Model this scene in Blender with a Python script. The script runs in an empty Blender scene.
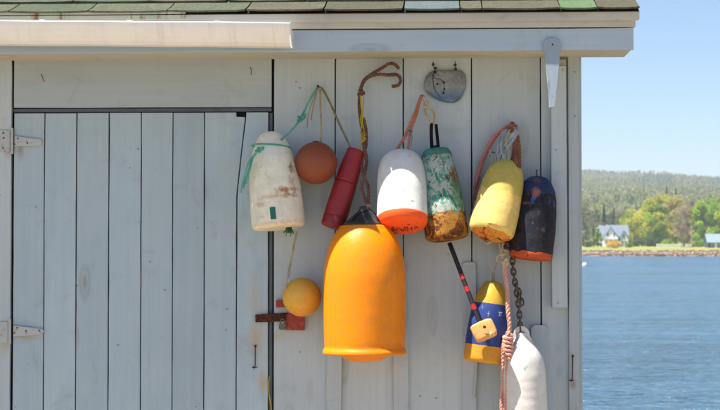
import bpy, bmesh, math, random
import numpy as np
from mathutils import Vector, Matrix, Euler, noise as mnoise

random.seed(7)
rng = np.random.default_rng(11)
scene = bpy.context.scene
COL = scene.collection
R_ = math.radians

# ------------------------------------------------------------------ camera
CAM = Vector((0.0, -6.0, 1.5))
CAMROT = Euler((R_(91.54), 0, R_(2.8)))
cd = bpy.data.cameras.new('camera')
cam = bpy.data.objects.new('camera', cd); COL.objects.link(cam)
cam.location = CAM; cam.rotation_euler = CAMROT
cd.sensor_width = 36; cd.lens = 78.0
cd.clip_start = 0.1; cd.clip_end = 12000
cd.dof.use_dof = True; cd.dof.focus_distance = 5.85; cd.dof.aperture_fstop = 11
scene.camera = cam

# ------------------------------------------------------------------ sky and sun
SUN = Vector((-0.42, -0.20, 1.0)).normalized()
w = bpy.data.worlds.new('World'); scene.world = w; w.use_nodes = True
wn = w.node_tree.nodes; wl = w.node_tree.links
bg = wn['Background']
sky = wn.new('ShaderNodeTexSky'); sky.sky_type = 'NISHITA'; sky.sun_disc = False
sky.sun_elevation = math.asin(SUN.z); sky.sun_rotation = math.atan2(SUN.x, SUN.y)
sky.altitude = 0; sky.air_density = 1.0; sky.dust_density = 0.0; sky.ozone_density = 6.0
wl.new(sky.outputs[0], bg.inputs[0]); bg.inputs[1].default_value = 0.064
sd = bpy.data.lights.new('sun', 'SUN'); sd.energy = 5.0; sd.angle = R_(0.55); sd.color = (1.0, 0.955, 0.88)
so = bpy.data.objects.new('sun', sd); COL.objects.link(so)
so.rotation_euler = SUN.to_track_quat('Z', 'Y').to_euler(); so.location = (-5, -5, 12)

scene.view_settings.view_transform = 'Standard'
scene.view_settings.look = 'None'
scene.view_settings.exposure = 1.24
scene.view_settings.gamma = 1.0
scene.render.engine = 'CYCLES'

# ------------------------------------------------------------------ mapping of the surveyed positions
FPX = 1560.0
CR = CAMROT.to_matrix()
def P(px, py, d=0.0):
    """point at distance d in front of the wall plane (y = -d)"""
    ray = CR @ Vector(((px - 360) / FPX, (205 - py) / FPX, -1))
    t = (-d - CAM.y) / ray.y
    return CAM + ray * t
def X(px, d=0.0, py=230): return P(px, py, d).x
def Z(py, px=400, d=0.0): return P(px, py, d).z
def mpp(d=0.0): return (6 - d) / FPX

# ------------------------------------------------------------------ object helpers
def chain_mat(o):
    m = o.matrix_basis.copy()
    while o.parent: o = o.parent; m = o.matrix_basis @ m
    return m
def tag(o, label=None, cat=None, group=None, kind=None):
    if label: o['label'] = label
    if cat: o['category'] = cat
    if group: o['group'] = group
    if kind: o['kind'] = kind
    return o
def thing(name, label, cat, loc=(0, 0, 0), group=None, quat=None):
    o = bpy.data.objects.new(name, None); COL.objects.link(o)
    o.empty_display_size = 0.05
    if quat is not None: o.rotation_euler = quat.to_euler()
    o.location = loc
    return tag(o, label, cat, group)
def link(name, me, mat, parent=None, smooth=False):
    o = bpy.data.objects.new(name, me); COL.objects.link(o)
    if mat and not me.materials: me.materials.append(mat)
    if smooth: me.polygons.foreach_set('use_smooth', [True] * len(me.polygons))
    if parent: o.parent = parent
    return o
def mesh(name, verts, faces, mat, parent=None, world=True, smooth=False):
    if world and parent:
        inv = chain_mat(parent).inverted(); verts = [inv @ Vector(v) for v in verts]
    me = bpy.data.meshes.new(name); me.from_pydata([tuple(v) for v in verts], [], faces); me.update()
    return link(name, me, mat, parent, smooth)

class G:
    """collects geometry for one mesh"""
    def __init__(s): s.v = []; s.f = []
    def add(s, vs, fs):
        n = len(s.v); s.v += [Vector(v) for v in vs]; s.f += [tuple(i + n for i in f) for f in fs]; return s
    def box(s, c, size, rot=None, bev=0.0):
        bm = bmesh.new(); bmesh.ops.create_cube(bm, size=1)
        for v in bm.verts: v.co = Vector((v.co.x * size[0], v.co.y * size[1], v.co.z * size[2]))
        if bev: bmesh.ops.bevel(bm, geom=bm.edges[:], offset=bev, segments=2, affect='EDGES')
        bm.verts.index_update()
        m = rot or Matrix.Identity(3)
        s.add([m @ v.co + Vector(c) for v in bm.verts], [[v.index for v in f.verts] for f in bm.faces]); bm.free(); return s
    def tube(s, pts, r, n=7, cap=True, closed=False):
        pts = [Vector(p) for p in pts]; N = len(pts)
        rr = r if hasattr(r, '__len__') else [r] * N
        T = []
        for i in range(N):
            a = pts[(i - 1) % N if closed else max(i - 1, 0)]; b = pts[(i + 1) % N if closed else min(i + 1, N - 1)]
            t = (b - a); T.append(t.normalized() if t.length > 1e-9 else Vector((0, 0, 1)))
        u = T[0].orthogonal().normalized(); vs = []
        for i in range(N):
            u = (u - T[i] * u.dot(T[i]))
            u = u.normalized() if u.length > 1e-6 else T[i].orthogonal().normalized()
            w_ = T[i].cross(u)
            for k in range(n):
                a = 2 * math.pi * k / n
                vs.append(pts[i] + (u * math.cos(a) + w_ * math.sin(a)) * rr[i])
        fs = []
        for i in range(N if closed else N - 1):
            j = (i + 1) % N
            for k in range(n):
                fs.append((i * n + k, i * n + (k + 1) % n, j * n + (k + 1) % n, j * n + k))
        if cap and not closed:
            fs.append(tuple(range(n))[::-1]); fs.append(tuple((N - 1) * n + k for k in range(n)))
        return s.add(vs, fs)
    def rope(s, pts, R, strands=3, pitch=7.0):
        """laid rope: strands twisted round a smooth path"""
        path = resample(pts, max(R * 0.9, 0.0012))
        N = len(path); T = []
        for i in range(N): T.append((path[min(i + 1, N - 1)] - path[max(i - 1, 0)]).normalized())
        u = T[0].orthogonal().normalized(); fr = []
        for i in range(N):
            u = (u - T[i] * u.dot(T[i])).normalized(); fr.append((u.copy(), T[i].cross(u)))
        L = 0; ss = [0]
        for i in range(1, N): L += (path[i] - path[i - 1]).length; ss.append(L)
        for k in range(strands):
            q = []
            for i in range(N):
                a = 2 * math.pi * (k / strands + ss[i] / (pitch * R))
                q.append(path[i] + (fr[i][0] * math.cos(a) + fr[i][1] * math.sin(a)) * R * 0.52)
            s.tube(q, R * 0.56, n=5)
        return s
    def knot(s, c, size, r, rot=0.0):
        c = Vector(c); q = []
        m = Euler((1.2 + rot, rot * 2, rot)).to_matrix()
        for i in range(40):
            t = 2 * math.pi * i / 40
            p = Vector((math.sin(t) + 2 * math.sin(2 * t), math.cos(t) - 2 * math.cos(2 * t), -math.sin(3 * t) * 1.3))
            q.append(c + m @ (p * size / 3))
        return s.tube(q, r, n=6, closed=True)
    def obj(s, name, mat, parent=None, world=True, smooth=False):
        return mesh(name, s.v, s.f, mat, parent, world, smooth)

def resample(pts, step):
    pts = [Vector(p) for p in pts]
    if len(pts) == 2: dense = [pts[0].lerp(pts[1], i / 20) for i in range(21)]
    else:
        e = [pts[0] * 2 - pts[1]] + pts + [pts[-1] * 2 - pts[-2]]; dense = []
        for i in range(1, len(e) - 2):
            p0, p1, p2, p3 = e[i - 1:i + 3]
            for k in range(16):
                t = k / 16
                dense.append(0.5 * ((2 * p1) + (p2 - p0) * t + (2 * p0 - 5 * p1 + 4 * p2 - p3) * t * t + (3 * p1 - p0 - 3 * p2 + p3) * t ** 3))
        dense.append(pts[-1])
    out = [dense[0]]; acc = 0
    for a, b in zip(dense, dense[1:]):
        l = (b - a).length
        while l > 0 and acc + l >= step:
            a = a.lerp(b, (step - acc) / l); out.append(a.copy()); l = (b - a).length; acc = 0
        acc += l
    out.append(dense[-1]); return out
def PP(*pts): return [P(*p) for p in pts]

# ------------------------------------------------------------------ material helpers
def srgb(r, g, b):
    f = lambda c: (c / 255 / 12.92) if c <= 10 else (((c / 255) + 0.055) / 1.055) ** 2.4
    return (f(r), f(g), f(b), 1)
class M:
    def __init__(s, name, rough=0.6, metallic=0.0, spec=0.4):
        s.m = bpy.data.materials.new(name); s.m.use_nodes = True
        s.t = s.m.node_tree; s.b = s.t.nodes['Principled BSDF']
        s.b.inputs['Roughness'].default_value = rough; s.b.inputs['Metallic'].default_value = metallic
        s.b.inputs['Specular IOR Level'].default_value = spec
        s.tc = s.t.nodes.new('ShaderNodeTexCoord'); s.o = s.tc.outputs['Object']; s.h = None
    def n(s, t): return s.t.nodes.new(t)
    def put(s, sock, v):
        if isinstance(v, bpy.types.NodeSocket): s.t.links.new(v, sock)
        else:
            if hasattr(v, '__len__') and len(v) == 3 and sock.type == 'RGBA': v = (*v, 1)
            sock.default_value = v
    def map(s, scale=(1, 1, 1), loc=(0, 0, 0), vec=None, rot=(0, 0, 0)):
        n = s.n('ShaderNodeMapping'); s.put(n.inputs[0], vec or s.o)
        n.inputs['Location'].default_value = loc; n.inputs['Scale'].default_value = scale; n.inputs['Rotation'].default_value = rot
        return n.outputs[0]
    def noise(s, scale=5, detail=4, rough=0.55, vec=None, dist=0.0):
        n = s.n('ShaderNodeTexNoise'); s.put(n.inputs['Vector'], vec or s.o)
        n.inputs['Scale'].default_value = scale; n.inputs['Detail'].default_value = detail
        n.inputs['Roughness'].default_value = rough; n.inputs['Distortion'].default_value = dist
        return n.outputs['Fac']
    def voro(s, scale=5, vec=None, feature='F1'):
        n = s.n('ShaderNodeTexVoronoi'); s.put(n.inputs['Vector'], vec or s.o); n.feature = feature
        n.inputs['Scale'].default_value = scale; return n.outputs['Distance']
    def ramp(s, fac, stops, interp='LINEAR'):
        n = s.n('ShaderNodeValToRGB'); n.color_ramp.interpolation = interp; e = n.color_ramp.elements
        while len(e) < len(stops): e.new(0.5)
        for el, (p, c) in zip(e, stops):
            el.position = p
            el.color = (c, c, c, 1) if not hasattr(c, '__len__') else (c if len(c) == 4 else (*c, 1))
        s.put(n.inputs[0], fac); return n.outputs[0]
    def mix(s, f, a, b, mode='MIX'):
        n = s.n('ShaderNodeMix'); n.data_type = 'RGBA'; n.blend_type = mode
        s.put(n.inputs[0], f); s.put(n.inputs[6], a); s.put(n.inputs[7], b); return n.outputs[2]
    def math(s, op, a, b=0.0, clamp=False):
        n = s.n('ShaderNodeMath'); n.operation = op; n.use_clamp = clamp
        s.put(n.inputs[0], a); s.put(n.inputs[1], b); return n.outputs[0]
    def sep(s, vec=None):
        n = s.n('ShaderNodeSeparateXYZ'); s.put(n.inputs[0], vec or s.o); return n.outputs
    def rand(s): return s.n('ShaderNodeObjectInfo').outputs['Random']
    def bump(s, h, strength=0.3, dist=0.002):
        n = s.n('ShaderNodeBump'); n.inputs['Strength'].default_value = strength; n.inputs['Distance'].default_value = dist
        s.put(n.inputs['Height'], h)
        if s.h is not None: s.put(n.inputs['Normal'], s.h)
        s.h = n.outputs[0]; return s
    def spot(s, c, sx, sz, soft=0.35, n=None, amp=0.5):
        """noisy elliptical stain mask round a point (x,z)"""
        o = s.sep(); dx = s.math('DIVIDE', s.math('SUBTRACT', o[0], c[0]), sx); dz = s.math('DIVIDE', s.math('SUBTRACT', o[2], c[1]), sz)
        r = s.math('SQRT', s.math('ADD', s.math('MULTIPLY', dx, dx), s.math('MULTIPLY', dz, dz)))
        if n is not None: r = s.math('ADD', r, s.math('MULTIPLY', s.math('SUBTRACT', n, 0.5), amp * 2))
        return s.ramp(r, [(soft, 1.0), (1.0, 0.0)])
    def done(s, color, rough=None):
        s.put(s.b.inputs['Base Color'], color)
        if rough is not None: s.put(s.b.inputs['Roughness'], rough)
        if s.h is not None: s.put(s.b.inputs['Normal'], s.h)
        return s.m
def hexc(*c): return srgb(*c)

def paint_wood(name, c1, c2, horiz=False, chips=0.72, stains=(), raw=srgb(120, 112, 100), grain=0.18):
    m = M(name, 0.62, spec=0.25)
    rnd = m.rand()
    v = m.n('ShaderNodeVectorMath'); v.operation = 'ADD'; m.put(v.inputs[0], m.o)
    cx = m.n('ShaderNodeCombineXYZ'); m.put(cx.inputs[0], m.math('MULTIPLY', rnd, 13)); m.put(cx.inputs[1], m.math('MULTIPLY', rnd, 7)); m.put(cx.inputs[2], m.math('MULTIPLY', rnd, 29))
    m.put(v.inputs[1], cx.outputs[0]); vec = v.outputs[0]
    S = (1.5, 60, 60) if horiz else (60, 60, 1.5)
    S2 = (3, 14, 14) if horiz else (14, 14, 3)
    big = m.noise(2.2, 3, vec=vec)
    streak = m.noise(1.0, 6, 0.6, vec=m.map(S, vec=vec), dist=0.3)
    mid = m.noise(1.0, 7, 0.62, vec=m.map(S2, vec=vec), dist=0.6)
    col = m.mix(m.ramp(big, [(0.3, 0.0), (0.7, 1.0)]), c1, c2)
    col = m.mix(m.ramp(streak, [(0.4, 0.0), (0.8, 0.15)]), col, srgb(112, 116, 116))
    col = m.mix(m.ramp(mid, [(0.48, 0.0), (0.8, 0.3)]), col, srgb(188, 190, 184))
    kv = m.voro(1.0, vec=m.map((2.1, 7, 7) if horiz else (7, 7, 2.1), vec=vec))
    kn = m.ramp(kv, [(0.05, 0.5), (0.09, 0.12), (0.14, 0.28), (0.2, 0.0)])
    col = m.mix(m.math('MULTIPLY', kn, m.ramp(m.noise(2.7, 2, vec=vec), [(0.45, 0.0), (0.6, 1.0)])), col, srgb(112, 108, 98))
    # cracks along the grain
    crack = m.noise(1.0, 4, 0.7, vec=m.map((2.2, 95, 95) if horiz else (95, 95, 2.2), vec=vec), dist=0.8)
    ck = m.ramp(crack, [(0.27, 1.0), (0.31, 0.0)])
    ckm = m.math('MULTIPLY', ck, m.ramp(m.noise(3.1, 2, vec=vec), [(0.42, 0.0), (0.62, 1.0)]))
    col = m.mix(m.math('MULTIPLY', ckm, 0.55), col, srgb(74, 74, 72))
    # paint flaked down to bare wood
    fl = m.noise(1.0, 9, 0.68, vec=m.map((6, 40, 40) if horiz else (40, 40, 6), vec=vec), dist=0.5)
    flm = m.ramp(fl, [(chips, 0.0), (chips + 0.025, 1.0)])
    col = m.mix(m.math('MULTIPLY', flm, 0.75), col, raw)
    # fly specks, mildew and knots
    sp = m.ramp(m.voro(9.0, vec=m.map((1, 1, 1), vec=vec)), [(0.022, 1.0), (0.04, 0.0)])
    col = m.mix(m.math('MULTIPLY', sp, 0.5), col, srgb(70, 66, 62))
    mil = m.ramp(m.noise(7, 8, 0.7, vec=vec, dist=1.0), [(0.56, 0.0), (0.78, 0.4)])
    col = m.mix(mil, col, srgb(118, 122, 112))
    ns = m.noise(55, 5, 0.65)
    for c, sx, sz, k, sc in stains:
        col = m.mix(m.math('MULTIPLY', m.spot(c, sx, sz, 0.1, ns, 0.5), k), col, sc)
    val = m.math('ADD', m.math('MULTIPLY', rnd, 0.14), 0.93)
    vv = m.n('ShaderNodeCombineColor'); [m.put(vv.inputs[i], val) for i in range(3)]
    col = m.mix(1.0, col, vv.outputs[0], 'MULTIPLY')
    m.bump(streak, grain, 0.002); m.bump(mid, 0.14, 0.003); m.bump(m.math('ADD', flm, ckm), -0.5, 0.0012)
    return m.done(col, m.ramp(big, [(0.2, 0.5), (0.8, 0.75)]))

def simple(name, c, rough=0.6, metallic=0.0, var=0.25, scale=30, c2=None, bump=0.2, spec=0.4, dirt=None, bd=0.001):
    m = M(name, rough, metallic, spec)
    c2 = c2 or tuple(x * (1 - var) for x in c[:3]) + (1,)
    n = m.noise(scale, 6, 0.65)
    col = m.mix(m.ramp(n, [(0.35, 0.0), (0.68, 1.0)]), c, c2)
    if dirt: col = m.mix(m.ramp(m.noise(scale * 0.4, 8, 0.7, dist=1), [(0.5, 0.0), (0.7, 0.8)]), col, dirt)
    if bump: m.bump(n, bump, bd)
    return m.done(col)

def rusty(name, paint=None, amt=0.5):
    m = M(name, 0.85, 0.0, 0.3)
    n = m.noise(120, 8, 0.7)
    col = m.ramp(n, [(0.3, srgb(40, 26, 20)), (0.52, srgb(80, 42, 28)), (0.72, srgb(124, 68, 42))])
    if paint:
        k = m.noise(38, 8, 0.7, dist=1)
        col = m.mix(m.ramp(k, [(amt, 0.0), (amt + 0.04, 1.0)]), col, paint)
    m.bump(n, 0.6, 0.001); return m.done(col)

def rope_mat(name, c, c2=None, fuzz=0.4):
    m = M(name, 0.9, 0, 0.15)
    n = m.noise(260, 4, 0.7); n2 = m.noise(22, 4)
    c2 = c2 or tuple(x * 0.55 for x in c[:3]) + (1,)
    col = m.mix(m.ramp(n2, [(0.35, 0.0), (0.7, 1.0)]), c, c2)
    col = m.mix(m.ramp(n, [(0.3, 0.5), (0.6, 0.0)]), col, tuple(x * 0.4 for x in c[:3]) + (1,))
    m.bump(n, fuzz, 0.001); return m.done(col)

# ------------------------------------------------------------------ ground, water, far shore
SEA = -1.4
def grid_plane(name, x0, x1, y0, y1, nx, ny, zf, mat):
    xs = np.linspace(x0, x1, nx); ys = np.linspace(y0, y1, ny)
    vs = [(x, y, zf(x, y)) for y in ys for x in xs]
    fs = [(j * nx + i, j * nx + i + 1, (j + 1) * nx + i + 1, (j + 1) * nx + i) for j in range(ny - 1) for i in range(nx - 1)]
    o = mesh(name, vs, fs, mat, smooth=True); o['kind'] = 'structure'; return o

m = M('gravel', 0.95, spec=0.2)
v1 = m.voro(45); n1 = m.noise(1.2, 5); n2 = m.noise(160, 3)
col = m.mix(m.ramp(n1, [(0.35, 0.0), (0.65, 1.0)]), srgb(158, 142, 118), srgb(142, 128, 106))
col = m.mix(m.ramp(v1, [(0.1, 0.0), (0.5, 0.45)]), col, srgb(160, 150, 134))
m.bump(v1, 0.8, 0.02); m.bump(n2, 0.4, 0.004)
gravel = m.done(col)
g = G()
# yard round the shed: flat top with banks falling to the water
NX = 40
top = [(-60, -60), (60, -60), (60, 3.9), (-60, 3.9)]; bot = [(-64, -64), (64, -64), (64, 6.2), (-64, 6.2)]
g.add([(x, y, 0) for x, y in top] + [(x, y, SEA - 1.6) for x, y in bot], [(0, 1, 2, 3), (0, 4, 5, 1), (1, 5, 6, 2), (2, 6, 7, 3), (3, 7, 4, 0)])
tag(g.obj('ground', gravel), kind='structure')

m = M('water', 0.2, spec=0.5)
m.b.inputs['IOR'].default_value = 1.33
a = m.noise(1.0, 4, 0.6, vec=m.map((1.2, 3.0, 1), rot=(0, 0, 0.12)), dist=0.5)
b = m.noise(1.0, 5, 0.65, vec=m.map((0.16, 0.5, 1), rot=(0, 0, 0.3)), dist=0.4)
c_ = m.noise(1.0, 3, 0.5, vec=m.map((0.02, 0.06, 1), rot=(0, 0, -0.1)))
m.bump(b, 1.0, 1.3); m.bump(a, 1.0, 0.6)
col = m.mix(m.ramp(c_, [(0.3, 0.0), (0.7, 1.0)]), srgb(60, 96, 124), srgb(72, 108, 134))
water = m.done(col, m.ramp(c_, [(0.3, 0.14), (0.7, 0.24)]))
g = G(); g.add([(-5000, -5000, SEA), (5000, -5000, SEA), (5000, 5000, SEA), (-5000, 5000, SEA)], [(0, 1, 2, 3)])
tag(g.obj('water', water), kind='structure')

def nz(x, y, s, seed=0.0): return mnoise.noise(Vector((x * s, y * s, seed)))
SH = 500.0
def shore_y(x): return SH + 7 * nz(x, 0, 0.02, 3.3)
def hill_h(x, y):
    r = y
    z = -4.0 + 0.0 * x
    t = r - shore_y(x)
    if t > -12:
        z = SEA - 0.4 + (t + 2) * 0.42 + 0.4 * nz(x, y, 0.3, 1)
        z = min(z, 0.25 + 0.028 * max(t, 0) + 0.15 * nz(x, y, 0.08, 2), 1.6)
    if r > 640:
        k = max(0.0, (r - 640) / 1760)
        ridge = 107 - 0.024 * (x - 100)
        if k < 1: zz = ridge * k ** 1.15 * (1 + 0.0 * x)
        else: zz = ridge * max(0.3, 1 - (k - 1) * 0.7)
        zz += (9 * nz(x, y, 0.0035, 5) + 5 * nz(x, y, 0.009, 6)) * min(1, k * 3)
        z = max(z, 0) + max(zz, 0)
    return z
m = M('shore_ground', 0.95, spec=0.15)
o = m.sep(); zz = m.math('ADD', o[2], m.math('MULTIPLY', m.math('SUBTRACT', m.noise(0.9, 4), 0.5), 1.1))
gr = m.mix(m.ramp(m.noise(0.06, 6, 0.65), [(0.35, 0.0), (0.65, 1.0)]), srgb(110, 132, 56), srgb(150, 142, 84))
rk = m.mix(m.ramp(m.noise(1.2, 5, 0.7), [(0.4, 0.0), (0.6, 1.0)]), srgb(108, 88, 76), srgb(150, 130, 112))
zr = m.n('ShaderNodeMapRange'); m.put(zr.inputs[0], zz); zr.inputs[1].default_value = 0.0; zr.inputs[2].default_value = 0.5
col = m.mix(zr.outputs[0], rk, gr)
m.bump(m.noise(1.5, 5), 0.6, 0.3)
shore_mat = m.done(col)
def terrain():
    ys = np.concatenate([np.linspace(486, 530, 34), np.linspace(535, 640, 22), np.linspace(660, 3300, 90)])
    xs = np.concatenate([np.linspace(-1500, -40, 50), np.linspace(-30, 190, 150), np.linspace(200, 700, 80), np.linspace(730, 2200, 40)])
    nx = len(xs)
    vs = [(x, y, hill_h(x, y)) for y in ys for x in xs]
    fs = [(j * nx + i, j * nx + i + 1, (j + 1) * nx + i + 1, (j + 1) * nx + i) for j in range(len(ys) - 1) for i in range(nx - 1)]
    tag(mesh('hills', vs, fs, shore_mat, smooth=True), kind='structure')
terrain()

# ------------------------------------------------------------------ foliage
def leaf_mat(name, tint=True, trans=0.45):
    m = M(name, 0.75, spec=0.15)
    at = m.n('ShaderNodeAttribute'); at.attribute_name = 'tint'; at.attribute_type = 'GEOMETRY'
    col = m.mix(m.ramp(m.noise(1.4, 3), [(0.3, 0.0), (0.7, 0.35)]), at.outputs['Color'], (0.05, 0.07, 0.03, 1))
    m.put(m.b.inputs['Base Color'], col)
    tr = m.n('ShaderNodeBsdfTranslucent'); m.put(tr.inputs['Color'], at.outputs['Color'])
    ms = m.n('ShaderNodeMixShader'); ms.inputs[0].default_value = trans
    out = m.t.nodes['Material Output']
    m.t.links.new(m.b.outputs[0], ms.inputs[1]); m.t.links.new(tr.outputs[0], ms.inputs[2]); m.t.links.new(ms.outputs[0], out.inputs[0])
    return m.m
LEAF = leaf_mat('foliage')
def leaf_cloud(name, cen, size, tint, parent=None):
    """one mesh of small quads: cen (n,3), size (n,), tint (n,3)"""
    n = len(cen)
    a = rng.normal(size=(n, 3)); a /= np.linalg.norm(a, axis=1)[:, None]
    b = rng.normal(size=(n, 3)); b -= a * (a * b).sum(1)[:, None]; b /= np.linalg.norm(b, axis=1)[:, None]
    a *= size[:, None] * 0.5; b *= (size * rng.uniform(0.45, 0.9, n))[:, None] * 0.5
    v = np.empty((n, 4, 3)); v[:, 0] = cen - a; v[:, 1] = cen + b * 0.9; v[:, 2] = cen + a; v[:, 3] = cen - b
    me = bpy.data.meshes.new(name); me.vertices.add(n * 4); me.loops.add(n * 4); me.polygons.add(n)
    me.vertices.foreach_set('co', v.reshape(-1).astype(np.float32))
    me.loops.foreach_set('vertex_index', np.arange(n * 4, dtype=np.int32))
    me.polygons.foreach_set('loop_start', np.arange(0, n * 4, 4, dtype=np.int32))
    me.update(calc_edges=True)
    at = me.attributes.new('tint', 'FLOAT_COLOR', 'POINT')
    c = np.ones((n, 4, 4), dtype=np.float32); c[:, :, :3] = tint[:, None, :]
    at.data.foreach_set('color', c.reshape(-1))
    return link(name, me, LEAF, parent)
bark = simple('bark', srgb(104, 92, 80), 0.9, scale=3, bump=0.4, bd=0.05)
pale_bark = simple('pale_bark', srgb(176, 160, 146), 0.9, scale=3, bump=0.3, bd=0.05)
TREES = 'trees growing along the far shore'
def tree(name, label, px, Y, top_py, wpx, tints, n=2600, kind='round', leaf=0.55, fill=1.5, group=TREES, bk=None, skirt=0.04):
    x = P(px, 247, -Y).x; z0 = hill_h(x, Y) - 0.1
    z1 = P(px, top_py, -Y).z; H = z1 - z0; W = wpx * (Y + 6) / FPX / 2 * (1.0 if kind == 'conifer' else 1.15)
    t = thing(name, label, 'tree', (x, Y, z0), group)
    rs = np.random.default_rng(int(px * 17 + Y)); g = G()
    lean = rs.uniform(-0.03, 0.03) * H
    g.tube([(0, 0, -0.3), (lean * .3, 0, H * .3), (lean, 0, H * (.8 if kind != 'conifer' else .97))], [H * .015 + .06, H * .010, .04], 7)
    cen = []
    if kind == 'conifer':
        k = n; h = rs.uniform(0.06, 1, k) ** 0.8; ang = rs.uniform(0, 6.283, k)
        layer = (np.floor(h * 13) + 1) / 13; rr = W * (1 - h) * (0.55 + 0.6 * (layer - h) * 13) * rs.uniform(0.3, 1.0, k) ** 0.5
        rr *= 1 + 0.25 * np.sin(ang * 3 + h * 20)
        cen = np.stack([rr * np.cos(ang), rr * np.sin(ang), h * H - rr * 0.25], 1)
        base = np.array(tints[0])[None] * rs.uniform(0.6, 1.25, (k, 1)); tint = base
    else:
        nl = 26; lobes = []
        for i in range(nl):
            th = rs.uniform(0, 6.283); hz = rs.uniform(skirt, 0.93)
            env = math.sin(math.pi * min(1, max(0.04, (hz - skirt * .5) / (1.02 - skirt * .5))) ** 0.85) ** 0.55
            rad = W * env * rs.uniform(0.35, 0.82)
            lr = W * rs.uniform(0.24, 0.44)
            c = np.array([rad * math.cos(th), rad * math.sin(th), hz * H])
            lobes.append((c, lr, rs.uniform(0.7, 1.25), rs.integers(0, len(tints))))
            g.tube([(lean * hz, 0, H * max(.12, hz * .55)), tuple(c * np.array([.55, .55, .85])), tuple(c)], [.04 + W * .012, .04, .02], 5)
        C = []; Tn = []
        for c, lr, br, ti in lobes:
            k = int(n / nl * fill * (lr / (W * .3)) ** 1.5)
            q = rs.normal(size=(k, 3)); q /= np.linalg.norm(q, axis=1)[:, None]
            q *= (lr * rs.uniform(0.35, 1.12, k) ** 0.6)[:, None]; q[:, 2] *= 0.85
            C.append(q + c); Tn.append(np.array(tints[ti])[None] * br * rs.uniform(0.7, 1.3, (k, 1)))
        cen = np.concatenate(C); tint = np.concatenate(Tn)
        cen[:, 2] = np.clip(cen[:, 2], 0.4, None)
    g.obj('trunk', bk or bark, t, world=False)
    leaf_cloud('crown', cen, rs.uniform(0.6, 1.4, len(cen)) * leaf, tint, t)
    return t
yg = [(0.56, 0.58, 0.06), (0.62, 0.60, 0.08), (0.48, 0.54, 0.05)]
yb = [(0.60, 0.52, 0.13), (0.56, 0.54, 0.10), (0.58, 0.46, 0.18)]
bgn = [(0.34, 0.52, 0.035), (0.42, 0.57, 0.045), (0.28, 0.45, 0.04)]
bud = [(0.32, 0.25, 0.17), (0.34, 0.27, 0.19), (0.27, 0.25, 0.15)]
dk = [(0.06, 0.09, 0.05)]
mg = [(0.13, 0.20, 0.06), (0.16, 0.23, 0.08)]
tree('bare_tree', 'brownish budding tree at the very edge of the shed corner on the far shore', 584, 560, 196, 15, bud + mg, 1300, leaf=0.45, fill=1.2)
tree('bare_tree', 'thin brownish budding tree just left of the white farmhouse', 594, 575, 204, 12, bud, 900, leaf=0.45, fill=1.2)
tree('small_tree', 'small fresh green tree standing beside the left end of the white farmhouse', 598, 545, 229, 9, bgn + mg, 900, leaf=0.4)
tree('spruce_tree', 'dark spruce behind the left roof end of the white farmhouse', 604, 610, 205, 11, dk, 1500, 'conifer', leaf=0.6)
tree('spruce_tree', 'dark spruce rising behind the middle of the farmhouse roof', 614, 615, 209, 11, dk, 1500, 'conifer', leaf=0.6)
tree('grey_tree', 'grey brown leafless tree between the farmhouse roof and the yellow green tree', 622, 600, 206, 16, bud + mg, 1200, leaf=0.5)
tree('leafy_tree', 'low yellow green tree at the right end of the farmhouse', 634, 580, 208, 24, yg, 3000)
tree('leafy_tree', 'tall yellow green tree right of the farmhouse, before the darker bushes', 648, 570, 195, 26, yg, 3400)
tree('spruce_tree', 'nearly black spruce tip above the yellow trees, left of the pair', 667, 640, 187, 10, dk, 1600, 'conifer', leaf=0.6)
tree('spruce_tree', 'nearly black spruce tip above the yellow trees, right of the pair', 676, 645, 189, 9, dk, 1600, 'conifer', leaf=0.6)
tree('leafy_tree', 'golden green tree behind the left half of the long white wall', 662, 575, 194, 24, yb + yg, 3200)
tree('leafy_tree', 'golden brown tree behind the right half of the long white wall', 675, 590, 192, 24, yb, 3000)
tree('budding_tree', 'pinkish budding tree with pale trunk left of the utility pole', 683, 540, 202, 19, [(0.42, 0.31, 0.22), (0.38, 0.30, 0.18)], 1700, leaf=0.42, fill=1.1, bk=pale_bark, skirt=.3)
tree('budding_tree', 'brown budding tree behind the utility pole', 693, 580, 196, 18, bud + yb, 1900, leaf=0.45)
tree('leafy_tree', 'broad yellow green tree just left of the golden green trees behind the long white wall', 655, 566, 200, 22, yg + bgn, 3000)
tree('leafy_tree', 'light green tree filling the gap behind the utility pole', 688, 566, 204, 20, yb + bgn, 2600)
tree('leafy_tree', 'light olive tree close beside the right gable of the farmhouse', 627, 592, 214, 20, mg + yg, 2200)
tree('leafy_tree', 'bright green tree between the utility pole and the blue roofed shed', 703, 560, 200, 20, bgn, 3200)
tree('leafy_tree', 'bright green tree towering behind the blue roofed shed', 715, 575, 196, 22, bgn, 3600)
tree('leafy_tree', 'bright green tree at the right edge behind the blue roofed shed', 732, 570, 197, 26, bgn + yg, 3200)
tree('leafy_tree', 'yellow green tree beyond the right edge of the far shed', 748, 565, 195, 24, yg, 2600)
tree('leafy_tree', 'green tree hidden behind the corner of the grey shed', 566, 570, 200, 22, mg + bud, 2000)
for px_, top_, lab_ in ((642, 206, 'olive tree behind the gap between the two yellow green trees by the farmhouse'), (656, 203, 'olive tree behind the tall yellow green tree, left of the dark spruce tips'),
                        (671, 200, 'olive tree directly below the pair of dark spruce tips'), (688, 204, 'olive tree behind the pinkish budding tree with the pale trunk'),
                        (698, 207, 'olive tree seen just right of the utility pole, behind the bright green tree'), (709, 203, 'olive tree in the gap between the bright green trees behind the blue roofed shed')):
    tree('budding_tree', lab_, px_, 618, top_, 20, bud + yg[2:] + mg, 1500, leaf=.6)
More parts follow.
